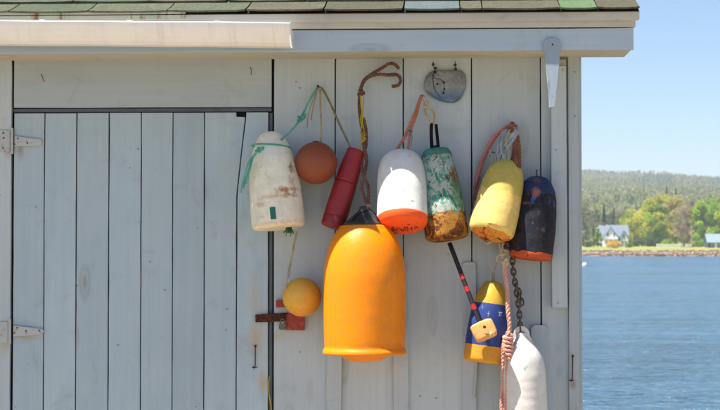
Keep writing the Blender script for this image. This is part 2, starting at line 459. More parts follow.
def bush(label, px, Y, top_py, wpx, tints, n=700, name='bush', base_py=247):
    x = P(px, 247, -Y).x; z0 = hill_h(x, Y) - 0.1; H = P(px, top_py, -Y).z - z0; W = wpx * (Y + 6) / FPX / 2
    t = thing(name, label, 'bush', (x, Y, z0), 'bushes on the far shore')
    rs = np.random.default_rng(int(px * 5)); C = []; T = []
    for i in range(9):
        c = np.array([rs.uniform(-.7, .7) * W, rs.uniform(-.4, .4) * W, rs.uniform(.25, .62) * H]); lr = H * rs.uniform(.3, .42)
        q = rs.normal(size=(n // 9, 3)); q /= np.linalg.norm(q, axis=1)[:, None]; q *= (lr * rs.uniform(.4, 1.05, n // 9))[:, None]; q[:, 0] *= max(1.0, W / H * .55)
        C.append(q + c); T.append(np.array(tints[rs.integers(0, len(tints))])[None] * rs.uniform(.7, 1.3, (n // 9, 1)))
    C = np.concatenate(C); C[:, 2] = np.clip(C[:, 2], .05, None)
    g = G(); [g.tube([(0, 0, -.2), (rs.uniform(-.4, .4) * W, 0, H * .5)], .06, 5) for _ in range(4)]; g.obj('stem', bark, t, world=False)
    leaf_cloud('crown', C, rs.uniform(.6, 1.4, len(C)) * .4, np.concatenate(T), t)
bush('orange yellow flowering bush in front of the white farmhouse', 612, 532, 239.5, 17, [(0.80, 0.48, 0.04), (0.76, 0.52, 0.06)], 1500)
bush('dark undergrowth bush right of the farmhouse', 638, 560, 236, 18, mg + dk, 1200)
bush('dark bush below the tall yellow green tree', 651, 555, 233, 14, mg + dk, 1000)
bush('rounded green bush behind the long white wall', 668, 552, 239, 15, bgn + mg, 1000)
bush('low dark bush left of the blue roofed shed', 699, 550, 238, 14, mg + bgn, 900)
bush('low green bush left of the farmhouse beside the shed corner', 588, 540, 239, 12, mg, 800)
bush('small green bush at the right end of the farmhouse', 629, 535, 241, 7, mg + bgn, 500)

def forest():
    N = 19000
    R = 660 + (2500 - 660) * rng.uniform(0, 1, N) ** 0.72
    ax = rng.uniform(0.03, 0.28, N); Xs = ax * R; keep = []
    cx, sz, hh, kk = [], [], [], []
    Zs = np.array([hill_h(x, y) for x, y in zip(Xs, R)])
    patch = np.array([nz(x, y, 0.006, 9) + 0.6 * nz(x, y, 0.02, 4) for x, y in zip(Xs, R)])
    con = (patch + rng.normal(0, 0.22, N) - 0.35 + 0.55 * np.clip((ax - 0.12) / 0.06, 0, 1) * np.clip((R - 1300) / 800, 0, 1)) > 0.1
    q = 44
    H = np.where(con, rng.uniform(8, 13, N), rng.uniform(7, 12, N)); W = np.where(con, rng.uniform(1.6, 2.8, N), rng.uniform(2.6, 4.6, N))
    u = rng.uniform(0, 1, (N, q)); th = rng.uniform(0, 6.283, (N, q)); r0 = np.sqrt(rng.uniform(0.1, 1, (N, q)))
    env = np.where(con[:, None], (1 - u) * 1.15, np.sqrt(np.clip(1 - (2 * u - 1) ** 2, 0, 1)))
    rr = W[:, None] * env * r0
    zc = np.where(con[:, None], 0.08 + 0.92 * u, 0.2 + 0.8 * u) * H[:, None]
    C = np.stack([Xs[:, None] + rr * np.cos(th), R[:, None] + rr * np.sin(th), Zs[:, None] + zc], 2).reshape(-1, 3)
    pal_c = np.array([(0.10, 0.16, 0.07), (0.12, 0.17, 0.09), (0.13, 0.18, 0.08)])
    pal_d = np.array([(0.31, 0.33, 0.09), (0.30, 0.27, 0.13), (0.28, 0.32, 0.09), (0.32, 0.28, 0.17), (0.21, 0.29, 0.08)])
    base = np.where(con[:, None], pal_c[rng.integers(0, 3, N)], pal_d[rng.integers(0, 5, N)]) * rng.uniform(0.75, 1.25, (N, 1))
    T = (np.repeat(base, q, 0)) * rng.uniform(0.7, 1.3, (N * q, 1))
    o = leaf_cloud('forest', C, rng.uniform(1.0, 2.3, N * q), T); o['kind'] = 'stuff'
forest()

# shoreline stones (many hundreds: one mesh)
def shore_stones():
    g = []; V = []; F = []
    base = bmesh.new(); bmesh.ops.create_icosphere(base, subdivisions=1, radius=1); base.verts.index_update()
    bv = np.array([v.co[:] for v in base.verts]); bf = [[v.index for v in f.verts] for f in base.faces]; base.free()
    n = 0
    for i in range(1500):
        x = rng.uniform(20, 150); t = rng.uniform(-1.0, 3.6); y = shore_y(x) + t
        z = hill_h(x, y); s = rng.uniform(0.14, 0.5) * np.array([rng.uniform(.8, 1.9), 1, rng.uniform(.5, .85)])
        vv = bv * s * rng.uniform(0.8, 1.2, (len(bv), 1)) + np.array([x, y, z + .1])
        V.append(vv); F += [tuple(k + n for k in f) for f in bf]; n += len(bv)
    m = M('shore_stone', 0.9, spec=0.2)
    wv = m.voro(0.5); zz = m.sep()[2]
    mr = m.n('ShaderNodeMapRange'); m.put(mr.inputs[0], zz); mr.inputs[1].default_value = -1.2; mr.inputs[2].default_value = -0.7
    c = m.mix(m.ramp(m.noise(0.7, 5), [(0.35, 0.0), (0.65, 1.0)]), srgb(156, 132, 104), srgb(118, 100, 84))
    c = m.mix(mr.outputs[0], srgb(46, 40, 34), c)
    o = mesh('shore_stones', np.concatenate(V).tolist(), F, m.done(c)); o['kind'] = 'stuff'
shore_stones()

# ------------------------------------------------------------------ buildings on the far shore
white_clap = simple('white_clapboard', srgb(226, 228, 226), 0.7, scale=2, bump=0)
blue_roof = simple('slate_blue_roof', srgb(112, 124, 136), 0.7, scale=1.5, bump=0)
light_roof = simple('pale_metal_roof', srgb(128, 144, 152), 0.6, scale=1, bump=0)
dark_wall = simple('blue_grey_board_wall', srgb(70, 84, 100), 0.8, scale=1, bump=0)
glass = M('window_glass', 0.1, spec=0.6).done(srgb(46, 56, 66))
brick_far = simple('chimney_brick', srgb(140, 84, 66), 0.9, scale=3)
def gable_block(t, x0, x1, y0, y1, h, rh, axis, wall, roof, base=0.0, oh=0.4):
    """walls and roof of a gabled block; axis 'x': ridge along x, 'y': ridge along y (gable faces the water)"""
    g = G(); xm, ym = (x0 + x1) / 2, (y0 + y1) / 2
    b = [(x0, y0, base), (x1, y0, base), (x1, y1, base), (x0, y1, base)]; u = [(x0, y0, h), (x1, y0, h), (x1, y1, h), (x0, y1, h)]
    if axis == 'y':
        g.add(b + u + [(xm, y0, h + rh), (xm, y1, h + rh)], [(0, 1, 5, 8, 4), (1, 2, 6, 5), (2, 3, 7, 9, 6), (3, 0, 4, 7)])
        e = [(x0 - oh, h - oh * rh / (xm - x0)), (xm, h + rh), (x1 + oh, h - oh * rh / (xm - x0))]
        k = 0.25; vs = []
        for y in (y0 - oh, y1 + oh):
            vs += [(a, y, z + .03) for a, z in e] + [(a, y, z + k) for a, z in e]
        fs = [(0, 1, 7, 6), (1, 2, 8, 7), (3, 9, 10, 4), (4, 10, 11, 5), (0, 3, 4, 1), (1, 4, 5, 2), (6, 7, 10, 9), (7, 8, 11, 10), (0, 6, 9, 3), (2, 5, 11, 8)]
    else:
        g.add(b + u + [(x0, ym, h + rh), (x1, ym, h + rh)], [(0, 1, 5, 4), (1, 2, 6, 9, 5), (2, 3, 7, 6), (3, 0, 4, 8, 7)])
        e = [(y0 - oh, h - oh * rh / (ym - y0)), (ym, h + rh), (y1 + oh, h - oh * rh / (ym - y0))]; k = .25; vs = []
        for x in (x0 - oh, x1 + oh):
            vs += [(x, a, z + .03) for a, z in e] + [(x, a, z + k) for a, z in e]
        fs = [(0, 6, 7, 1), (1, 7, 8, 2), (3, 4, 10, 9), (4, 5, 11, 10), (0, 1, 4, 3), (1, 2, 5, 4), (6, 9, 10, 7), (7, 10, 11, 8), (0, 3, 9, 6), (2, 8, 11, 5)]
    g.obj('wall', wall, t, world=False)
    r = G().add(vs, fs).obj('roof', roof, t, world=False); return r
def window(t, x, y, z, w_, h):
    f = G(); fw = .12
    f.box((x - w_ / 2, y, z), (fw, .1, h + fw)); f.box((x + w_ / 2, y, z), (fw, .1, h + fw)); f.box((x, y, z - h / 2), (w_ - fw - .01, .11, fw)); f.box((x, y, z + h / 2), (w_ - fw - .01, .11, fw)); f.box((x, y, z), (w_ - fw - .01, .06, .06))
    o = f.obj('window', white_clap, t, world=False)
    G().box((x, y + .01, z), (w_ - fw, .04, h - fw)).obj('pane', glass, o, world=False)
Yh = 556
hx = P(611, 247, -Yh).x; k = (Yh + 6) / FPX
t = thing('farmhouse', 'white gabled farmhouse with slate blue roof behind the orange bush', 'house', (hx, Yh, hill_h(hx, Yh)))
r = gable_block(t, -5.5 * k * 1.6, 14 * k * 1.35, 5.5, 12, 4.2, 3.4, 'x', white_clap, blue_roof)
G().box((-1.6, 8.8, 8.0), (.7, .7, 1.4), bev=.02).obj('chimney', brick_far, r, world=False)
gable_block(t, -7.2 * k, 7.0 * k, 0, 5.45, 3.6, 3.3, 'y', white_clap, blue_roof)
gable_block(t, 9.5 * k, 17.5 * k, 2.0, 5.45, 3.4, 2.3, 'y', white_clap, blue_roof)
for x, z, w_, h in [(-1.1, 4.3, .8, 1.3), (1.1, 4.3, .8, 1.3), (-1.7, 1.7, .8, 1.4), (0, 1.7, .9, 1.4), (1.7, 1.7, .8, 1.4)]: window(t, x, -.08, z, w_, h)
for x, z, w_, h in [(13.5 * k, 3.7, .8, 1.3), (12.2 * k, 1.5, .7, 1.3), (15 * k, 1.5, .7, 1.3)]: window(t, x, 1.92, z, w_, h)
G().box((0, -.9, 2.75), (4.9, 1.7, .14)).box((-2.3, -1.6, 1.3), (.14, .14, 2.7)).box((2.3, -1.6, 1.3), (.14, .14, 2.7)).box((0, -.9, .2), (4.9, 1.7, .3)).obj('porch', white_clap, t, world=False)

Ys = 530; k = (Ys + 6) / FPX; sx = P(705, 247, -Ys).x
t = thing('boat_shed', 'low blue grey shed with pale blue roof at the right edge of the far shore', 'shed', (sx, Ys, hill_h(sx, Ys)))
gable_block(t, 1, 9.5, 0, 7, 1.9, 2.6, 'x', dark_wall, light_roof, base=-.3)
for x in (2.4, 5.0, 7.8): window(t, x, -.07, 1.0, .8, .8)
G().box((3.7, -.05, .85), (.9, .08, 1.7)).obj('door', white_clap, t, world=False)

Yw = 538; k = (Yw + 6) / FPX
white_wall = simple('whitewashed_boards', srgb(214, 222, 196), 0.8, scale=1, bump=0)
for a, b_, lab in ((656.5, 680.5, 'long low whitish board fence below the golden green trees'), (685.5, 692, 'short low whitish board fence at the foot of the utility pole')):
    x0, x1 = P(a, 247, -Yw).x, P(b_, 247, -Yw).x; zb = hill_h((x0 + x1) / 2, Yw)
    t = thing('board_fence', lab, 'fence', ((x0 + x1) / 2, Yw, zb), 'low whitish fences on the far shore')
    n = max(2, int((x1 - x0) / 2.0)); pr = None
    for i in range(n + 1):
        xx = -(x1 - x0) / 2 + i * (x1 - x0) / n
        G().box((xx, .06, .6), (.12, .12, 1.5)).obj('post', white_wall, t, world=False)
        if i < n:
            for kz in (.3, .58, .86, 1.14):
                G().box((xx + (x1 - x0) / n / 2, -.03, kz), ((x1 - x0) / n - .02, .05, .24)).obj('rail', white_wall, t, world=False)
# utility pole
Yp = 528; x = P(691.6, 247, -Yp).x; zb = hill_h(x, Yp); H = P(691.6, 221, -Yp).z - zb
t = thing('utility_pole', 'pale wooden utility pole with a crossarm on the far shore', 'pole', (x, Yp, zb))
G().tube([(0, 0, -.5), (0, 0, H)], [.17, .13], 10).obj('pole', pale_bark, t, world=False)
G().box((0, -.16, H - .7), (2.2, .12, .14)).obj('crossarm', bark, t, world=False)
metal_grey = simple('grey_galvanised', srgb(120, 126, 132), 0.5, 0.3, scale=20)
G().tube([(.34, -.2, H - 2.3), (.34, -.2, H - 1.3)], .22, 12).obj('transformer', metal_grey, t, world=False)
for dx in (-.95, -.4, .4, .95): G().tube([(dx, -.16, H - .63), (dx, -.16, H - .42)], [.06, .04], 8).obj('insulator', glass, t, world=False)
# mooring float near the shore
Yb = 300; p = P(583.8, 264.5, -1)
ray = CR @ Vector(((584.5 - 360) / FPX, (205 - 265.5) / FPX, -1)); tt = (SEA - CAM.z) / ray.z; q = CAM + ray * tt
t = thing('mooring_float', 'small white and yellow mooring float on the water by the shed corner', 'buoy', (q.x, q.y, SEA - .1))
g = G(); r = 0.0031 * (q.y + 6) * .55
s_w = simple('float_white', srgb(226, 224, 206), .5, scale=4, bump=0)
s_y = simple('float_yellow', srgb(214, 182, 96), .5, scale=4, bump=0)
def sphere(g, c, rad, seg=20, rg=12, z0=-1, z1=1):
    vs = []; fs = []
    for i in range(rg + 1):
        zz = math.sin((z0 + (z1 - z0) * i / rg) * math.pi / 2)
        cr = math.sqrt(max(0, 1 - zz * zz))
        for j in range(seg): vs.append((c[0] + rad * cr * math.cos(j / seg * 6.2832), c[1] + rad * cr * math.sin(j / seg * 6.2832), c[2] + rad * zz))
    for i in range(rg):
        for j in range(seg): fs.append((i * seg + j, i * seg + (j + 1) % seg, (i + 1) * seg + (j + 1) % seg, (i + 1) * seg + j))
    g.add(vs, fs); return g
sphere(G(), (0, 0, r * .35), r).obj('body', s_w, t, world=False, smooth=True)
G().tube([(0, 0, r * .95), (0, 0, r * 1.45)], [r * .35, r * .3], 10).obj('cap', s_y, t, world=False)

# ------------------------------------------------------------------ the shed
P1, P2 = srgb(172, 182, 186), srgb(182, 191, 193)
D1, D2 = srgb(162, 179, 188), srgb(172, 188, 195)
ochre = srgb(176, 150, 96); rustc = srgb(140, 86, 44)
wx = lambda px, py: (X(px), Z(py, px))
wall_st = [(wx(5, 343), .03, .06, .55, ochre), (wx(8, 150), .025, .04, .5, rustc), (wx(278, 336), .05, .03, .4, ochre), (wx(497, 245), .03, .05, .25, srgb(100, 96, 86)),
           (wx(572, 384), .02, .03, .5, rustc)]
door_st = [(wx(256, 338), .045, .09, .6, ochre), (wx(262, 382), .022, .07, .65, ochre), (wx(255, 300), .05, .10, .3, ochre), (wx(20, 150), .02, .05, .5, rustc), (wx(30, 338), .07, .014, .5, ochre)]
wall_m = paint_wood('grey_wall_paint', P1, P2, chips=0.715, stains=wall_st)
door_m = paint_wood('blue_grey_door_paint', D1, D2, chips=0.74, stains=door_st)
horiz_m = paint_wood('grey_trim_paint', P1, P2, horiz=True, chips=0.72)
fascia_m = paint_wood('fascia_paint', srgb(164, 180, 192), srgb(176, 190, 200), horiz=True, chips=0.70, raw=srgb(92, 104, 118))
crown_m = paint_wood('beige_grey_trim_paint', srgb(180, 176, 166), srgb(192, 188, 176), horiz=True, chips=0.68, raw=srgb(110, 102, 92))
soff_m = paint_wood('soffit_paint', srgb(190, 182, 164), srgb(176, 170, 154), horiz=True, chips=0.72)
dark_m = simple('dark_interior', srgb(34, 32, 32), 0.95, bump=0)
shed = thing('shed', 'grey painted wooden boat shed hung with fishing buoys', 'shed', (0, 0, 0))

def slab(rows, yf, th, bev=0.0012, jit=0.00035, seed=0, step=0.09):
    """vertical board: rows [(z, xl, xr)] top to bottom, front face at y=yf, thickness th"""
    rs = random.Random(seed); rows = sorted(rows, key=lambda r: -r[0]); out = []
    for a, b in zip(rows, rows[1:]):
        n = max(1, int((a[0] - b[0]) / step))
        for i in range(n):
            t = i / n; out.append([a[j] * (1 - t) + b[j] * t for j in range(3)])
    out.append(list(rows[-1])); vs = []; n = len(out)
    for i, (z, xl, xr) in enumerate(out):
        jl, jr, jf = (rs.gauss(0, jit), rs.gauss(0, jit), rs.gauss(0, jit)) 
        e = bev if i in (0, n - 1) else 0
        xl += jl; xr += jr; f = yf + jf
        vs += [(xl, yf + th, z), (xl, f + bev + e, z), (xl + bev, f + e, z), (xr - bev, f + e, z), (xr, f + bev + e, z), (xr, yf + th, z)]
    fs = []
    for i in range(n - 1):
        for k in range(5): a = i * 6 + k; fs.append((a, a + 6, a + 7, a + 1))
        fs.append((i * 6 + 5, i * 6 + 11, i * 6 + 6, i * 6))
    fs.append(tuple(range(6))); fs.append(tuple((n - 1) * 6 + k for k in range(6))[::-1])
    return vs, fs
bseed = [0]
def board(name, rows, yf, th, mat, parent, label=None, **k):
    bseed[0] += 1
    vs, fs = slab(rows, yf, th, seed=bseed[0], **k)
    o = mesh(name, vs, fs, mat, parent)
    if label: o['label'] = label
    return o
def hboard(name, x0, x1, z0, z1, yf, th, mat, parent, jit=0.0006, seg=0.22, **k):
    """horizontal board as a slab turned on its side"""
    bseed[0] += 1
    vs, fs = slab([(x1, z0, z1), (x0, z0, z1)], 0, th, seed=bseed[0], step=seg, jit=jit)
    vs = [(v[0 if False else 2], yf + v[1], v[1 if False else 0]) for v in vs]
    fs = [f[::-1] for f in fs]
    return mesh(name, vs, fs, mat, parent)

ZT = Z(60, 430)            # top of the wall under the eave
WTOP = ZT + 0.03
SH_L, SH_R = -2.72, X(577.2)
DEPTH = 3.0
# dark lining behind the boards (keeps daylight out of the joints)
g = G().box(((SH_L + SH_R) / 2, .045, 1.2), (SH_R - SH_L - .06, .03, 2.6)); g.obj('sheathing', dark_m, shed)
G().box((X(272.2), .022, .9), (.012, .012, 1.9)).obj('dark_joint', dark_m, shed)
# boards right of the door (x edges in survey units)
edges = [(274.0, 334.5, .0), (335.8, 402.7, .002), (403.8, 471.1, -.001), (472.3, 540.3, .001), (541.5, 568.1, -.001)]
for a, b_, yo in edges:
    board('wall_board', [(WTOP, X(a), X(b_)), (.02, X(a), X(b_))], yo, .02, wall_m, shed)
# boards left of the door
board('wall_board', [(WTOP, X(-52), X(10.6)), (.02, X(-52), X(10.6))], .0, .02, wall_m, shed)
xx = X(-54)
while xx > SH_L + .03:
    x2 = max(SH_L, xx - .25); board('wall_board', [(WTOP, x2, xx - .005), (.02, x2, xx - .005)], .001, .02, wall_m, shed); xx = x2
# header over the door
hboard('header_board', X(13.2), X(271.2), Z(107.2, 140), WTOP, .0, .02, horiz_m, shed)
# corner board and its return on the side
board('corner_board', [(WTOP, X(568.2), SH_R + .004), (.0, X(568.2), SH_R + .004)], -.022, .042, wall_m, shed)
G().box((SH_R + .012, .06, 1.2), (.014, .1, 2.34), bev=.002).obj('corner_board', wall_m, shed)
# battens on the lower joints
for a, b_, py in ((327, 341.5, 268), (393.5, 408.5, 266), (462, 476, 262), (530.5, 547.5, 325)):
    xa, xb = X(a), X(b_); zt = Z(py, a); rr = .012
    o = board('batten', [(zt, xa + rr, xb - rr), (zt - .004, xa + .006, xb - .006), (zt - rr, xa, xb), (.02, xa, xb)], -.016, .0145, wall_m, shed, jit=.0012)
# long strip of timber beside the corner board
o = board('timber_strip', [(Z(67.5, 560), X(551.6, .05), X(566.6, .05)), (Z(307, 560), X(551.8, .05), X(567.3, .05))], -.05, .048, wall_m, shed, 'thick grey strip of timber beside the corner board')
G().box((X(560, .02), -.012, Z(63.5, 560)), (.05, .026, .026), bev=.002).obj('wood_block', crown_m, shed)

# eave: trim, crown, fascia, soffit
EL, ER = -2.95, X(639.5, .30, 20)
zf1, zf0 = Z(29.2, 450, .27), Z(50.6, 450, .27)
hboard('fascia_board', EL, X(634.5, .27), zf0, zf1, -.27, .022, fascia_m, shed, jit=.0005)
hboard('crown_board', EL, X(636.5, .285), Z(27.6, 450, .285), Z(20.6, 450, .285), -.285, .035, crown_m, shed)
hboard('drip_board', EL, ER, Z(20.0, 450, .302), Z(12.0, 450, .302), -.302, .05, crown_m, shed)
G().box(((EL + X(634.5, .27)) / 2, -.123, zf0 + .012), (X(634.5, .27) - EL - .004, .248, .014)).obj('soffit_board', soff_m, shed)
G().box((X(634.5, .27) - .011, -.12, (zf0 + zf1) / 2 + .0), (.02, .25, zf1 - zf0 - .02)).obj('eave_end_board', fascia_m, shed)
# side walls, back wall
ZE = Z(13.2, 450, .31)     # bottom edge of the shingles
SL = math.tan(R_(24))
def roof_z(y): return ZE + (y + .31) * SL if y < 1.5 else ZE + (1.81) * SL - (y - 1.5) * SL
for n_, xs in (('right', SH_R), ('left', SH_L)):
    yy = .115
    while yy < DEPTH - .01:
        y2 = min(DEPTH, yy + .19)
        z1, z2 = roof_z(yy) - .06, roof_z(y2) - .06
        s0 = xs - .02 if n_ == 'right' else xs; a, b_ = yy + .002, y2 - .003
        G().add([(s0, a, .02), (s0 + .02, a, .02), (s0 + .02, b_, .02), (s0, b_, .02), (s0, a, z1), (s0 + .02, a, z1), (s0 + .02, b_, z2), (s0, b_, z2)],
                [(0, 1, 2, 3)[::-1], (4, 5, 6, 7), (0, 1, 5, 4), (1, 2, 6, 5), (2, 3, 7, 6), (3, 0, 4, 7)]).obj('side_board', wall_m, shed)
        yy = y2
for i in range(13):
    w_ = (SH_R - SH_L) / 13; G().box((SH_L + w_ * (i + .5), DEPTH + .012, (roof_z(DEPTH) - .08) / 2), (w_ - .006, .02, roof_z(DEPTH) - .1)).obj('back_board', wall_m, shed)
# roof deck
deck_t = .03
g = G(); ys = [-.295, 1.5, 3.31]
vs = []
for x in (EL + .02, ER - .01):
    for y in ys: vs.append((x, y, roof_z(y) - .006))
    for y in ys: vs.append((x, y, roof_z(y) - .006 - deck_t))
fs = [(0, 6, 7, 1), (1, 7, 8, 2), (3, 4, 10, 9), (4, 5, 11, 10), (0, 3, 9, 6), (2, 8, 11, 5), (0, 1, 4, 3), (1, 2, 5, 4), (6, 9, 10, 7), (7, 10, 11, 8)]
roofdeck = g.add(vs, fs).obj('roof', crown_m, shed)
def shingle_mat(name, a, b_, dirt):
    a, b_ = tuple(x * .66 for x in a[:3]) + (1,), tuple(x * .66 for x in b_[:3]) + (1,)
    m = M(name, 0.95, spec=0.1); rnd = m.rand()
    n = m.noise(420, 3, .7); n2 = m.noise(14, 6, .7, dist=.5)
    col = m.mix(m.ramp(m.math('ADD', m.math('MULTIPLY', n2, .7), m.math('MULTIPLY', rnd, .3)), [(.35, 0.0), (.6, 1.0)]), a, b_)
    col = m.mix(m.ramp(n, [(.35, .55), (.6, 0.0)]), col, dirt)
    n3 = m.noise(70, 5, .8); n4 = m.noise(1.0, 5, .7, vec=m.map((28, 5, 5)), dist=.4)
    col = m.mix(m.ramp(n3, [(.4, .6), (.6, 0.0)]), col, dirt); col = m.mix(m.ramp(n4, [(.5, 0.0), (.75, .5)]), col, srgb(84, 84, 74))
    m.bump(n, 1, .003); m.bump(n3, .8, .004); m.bump(n2, .4, .004); return m.done(col)
sh_green = shingle_mat('grey_green_shingle', srgb(120, 130, 108), srgb(140, 142, 118), srgb(64, 70, 56))
sh_beige = shingle_mat('beige_grey_shingle', srgb(140, 136, 116), srgb(124, 120, 102), srgb(70, 66, 54))
sh_blue = shingle_mat('pale_blue_shingle', srgb(132, 148, 144), srgb(120, 136, 134), srgb(80, 96, 96))
sh_lime = shingle_mat('bright_green_shingle', srgb(122, 144, 108), srgb(132, 150, 120), srgb(80, 110, 70))
rs = random.Random(4)
EXP = .128
joint_px = [-64, 12, 91, 170, 248, 325]
def shingle(xa, xb, s0, lift, mat, slant=0.0, label=None):
    """s0 = distance up the slope of the lower edge"""
    n = 7; ca, sa = math.cos(R_(24)), math.sin(R_(24)); th = .007; vs = []
    for j, s in enumerate((s0, s0 + .05, s0 + .16)):
        for i in range(n):
            u = i / (n - 1); x = xa + (xb - xa) * u + (slant * (1 - j / 2) * -1 if i in (0, n - 1) else 0)
            cl = (lift + (abs(u - .5) * 2) ** 3 * .003) * (1 - j / 2) if j < 2 else 0
            droop = rs.uniform(-.0022, .0022) if j == 0 else 0
            base = .004 + (.0075 * (1 - j / 2))
            for h in (base + cl, base + cl + th):
                vs.append((x, -.31 + (s + droop) * ca - h * sa, ZE + (s + droop) * sa + h * ca))
    fs = []
    def id_(j, i, t): return (j * n + i) * 2 + t
    for j in range(2):
        for i in range(n - 1):
            fs.append((id_(j, i, 1), id_(j, i + 1, 1), id_(j + 1, i + 1, 1), id_(j + 1, i, 1)))
            fs.append((id_(j, i, 0), id_(j + 1, i, 0), id_(j + 1, i + 1, 0), id_(j, i + 1, 0)))
        fs.append((id_(j, 0, 0), id_(j, 0, 1), id_(j + 1, 0, 1), id_(j + 1, 0, 0)))
        fs.append((id_(j, n - 1, 1), id_(j, n - 1, 0), id_(j + 1, n - 1, 0), id_(j + 1, n - 1, 1)))
    for i in range(n - 1): fs.append((id_(0, i, 0), id_(0, i + 1, 0), id_(0, i + 1, 1), id_(0, i, 1)))
    o = mesh('shingle', vs, fs, mat, roofdeck)
    if label: o['label'] = label
    return o
def row(js, r, mats, slants):
    for a, b_, mt, sl in zip(js, js[1:], mats, slants):
        lab = {id(sh_blue): 'pale blue patched shingle', id(sh_lime): 'bright green patched shingle'}.get(id(mt))
        shingle(a + .0022, b_ - .0022, r * EXP - (.006 if r == 0 else 0), rs.uniform(0, .002), mt, sl, lab)
j0 = [X(p, .31, 8) for p in (12, 91, 170, 248, 325, 404, 460, 482, 560, 597)] + [ER]
pitch = X(91, .31) - X(12, .31)
left = []; q = j0[0]
while q > EL: q -= pitch; left.append(max(q, EL))
j0 = left[::-1] + j0; nl = len(left)
m0 = [sh_green] * nl + [sh_green, sh_green, sh_green, sh_beige, sh_beige, sh_blue, sh_beige, sh_beige, sh_lime, sh_beige]
row(j0, 0, m0, [.010] * (nl + 3) + [.006, .004, .0, .0, .0, .0, .0])
for r in range(1, 14):
    q = EL; js = [EL]; q = EL + pitch * (rs.uniform(.3, .6) if r % 2 else rs.uniform(.7, 1.0))
    while q < ER - .06: js.append(q); q += pitch
    js.append(ER)
    row(js, r, [rs.choice([sh_green, sh_green, sh_beige]) if js[i] < 0 else rs.choice([sh_beige, sh_beige, sh_green]) for i in range(len(js) - 1)], [rs.uniform(-.002, .006) for _ in js])
# back slope: one sheet of shingle roofing, ridge cap
g = G().add([(EL, 1.5, roof_z(1.5) + .012), (ER, 1.5, roof_z(1.5) + .012), (ER, 3.33, roof_z(3.33) + .012), (EL, 3.33, roof_z(3.33) + .012), (EL, 1.5, roof_z(1.5)), (ER, 1.5, roof_z(1.5)), (ER, 3.33, roof_z(3.33)), (EL, 3.33, roof_z(3.33))],
            [(0, 1, 2, 3), (7, 6, 5, 4), (0, 4, 5, 1), (2, 6, 7, 3), (1, 5, 6, 2), (0, 3, 7, 4)])
g.obj('back_slope', sh_green, roofdeck)
g = G().add([(EL, 1.36, roof_z(1.36) + .028), (ER, 1.36, roof_z(1.36) + .028), (ER, 1.5, roof_z(1.5) + .034), (EL, 1.5, roof_z(1.5) + .034), (EL, 1.64, roof_z(1.64) + .028), (ER, 1.64, roof_z(1.64) + .028)], [(0, 1, 2, 3), (3, 2, 5, 4)])
g.obj('ridge_cap', sh_green, roofdeck)
for x in (ER - .012, EL - .012):   # rake boards
    for ya, yb in ((-.28, 1.499), (1.501, 3.3)):
        vs = []
        for xx_ in (x - .009, x + .009):
            vs += [(xx_, ya, roof_z(ya) - .012), (xx_, yb, roof_z(yb) - .012), (xx_, yb, roof_z(yb) - .1), (xx_, ya, roof_z(ya) - .05 if ya < 0 else roof_z(ya) - .1)]
        if x > 0: vs = [(v[0] - .012, v[1], v[2]) for v in vs]
        G().add(vs, [(0, 1, 2, 3)[::-1], (4, 5, 6, 7), (0, 4, 5, 1)[::-1], (2, 6, 7, 3)[::-1], (1, 5, 6, 2)[::-1], (0, 3, 7, 4)[::-1]]).obj('rake_board', horiz_m, shed)

vs = []
for x in (EL + .002, ER - .002):
    for y in (-.3075, -.2):
        for h in (.0002, .0036): vs.append((x, y, ZE + (y + .31) * SL + h))
G().add(vs, [(0, 4, 5, 1), (2, 3, 7, 6), (1, 5, 7, 3), (0, 2, 6, 4), (0, 1, 3, 2), (4, 6, 7, 5)]).obj('sun_block_strip', dark_m, roofdeck)  # added strip, blocks sun slivers through the shingle joints
G().box(((EL + X(634, .27)) / 2, -.240, zf1 + .004), (X(634, .27) - EL - .03, .012, .05)).obj('light_block_backing', dark_m, shed)  # added dark backing, stops light leaking through the gap above the fascia
# metal drip edge, rust streaked, over the gutter
m = M('drip_edge_metal', .5, 0, .4)
nn = m.noise(1.0, 5, .7, vec=m.map((17, 1, 2)), dist=.2); n3 = m.noise(150, 4)
base = m.mix(m.ramp(m.noise(6, 3), [(.4, 0.0), (.6, 1.0)]), srgb(170, 178, 156), srgb(186, 182, 160))
col = m.mix(m.ramp(m.math('ADD', nn, m.math('MULTIPLY', n3, .1)), [(.60, 0.0), (.66, .95)]), base, rustc)
drip_m = m.done(col)
G().box(((EL + X(185, .306)) / 2, -.3055, Z(15.4, 90, .306)), (X(185, .306) - EL, .004, .028), bev=.001).obj('drip_edge', drip_m, shed)
# gutter
m = M('white_gutter', .38, 0, .5)
n = m.noise(9, 6, .7, dist=.6); st = m.noise(1.0, 5, .6, vec=m.map((30, 3, 2)))
col = m.mix(m.ramp(n, [(.45, 0.0), (.75, .35)]), srgb(238, 234, 230), srgb(214, 204, 192)); col = m.mix(m.ramp(st, [(.55, 0.0), (.8, .3)]), col, srgb(170, 156, 140))
gutter_m = m.done(col)
gx0, gx1 = EL, X(289, .42)
gz = lambda x, dz: Z(20.2, 0, .42) + (x - X(0, .42)) / (X(289, .42) - X(0, .42)) * (Z(22.4, 289, .42) - Z(20.2, 0, .42)) - dz
prof = [(.402, .004), (.402, 0), (.4215, 0), (.423, .003), (.4192, .0185), (.416, .022), (.409, .034), (.396, .052), (.378, .068), (.358, .0785), (.305, .0785), (.305, .03)]
vs = []; nseg = 16
for i in range(nseg + 1):
    x = gx0 + (gx1 - gx0) * i / nseg; wv = .0008 * math.sin(i * 2.1)
    vs += [(x, -d_, gz(x, dz + wv)) for d_, dz in prof]
n = len(prof); fs = [(i * n + k, i * n + k + 1, (i + 1) * n + k + 1, (i + 1) * n + k) for i in range(nseg) for k in range(n - 1)]
gut = mesh('gutter', vs, fs, gutter_m, shed)
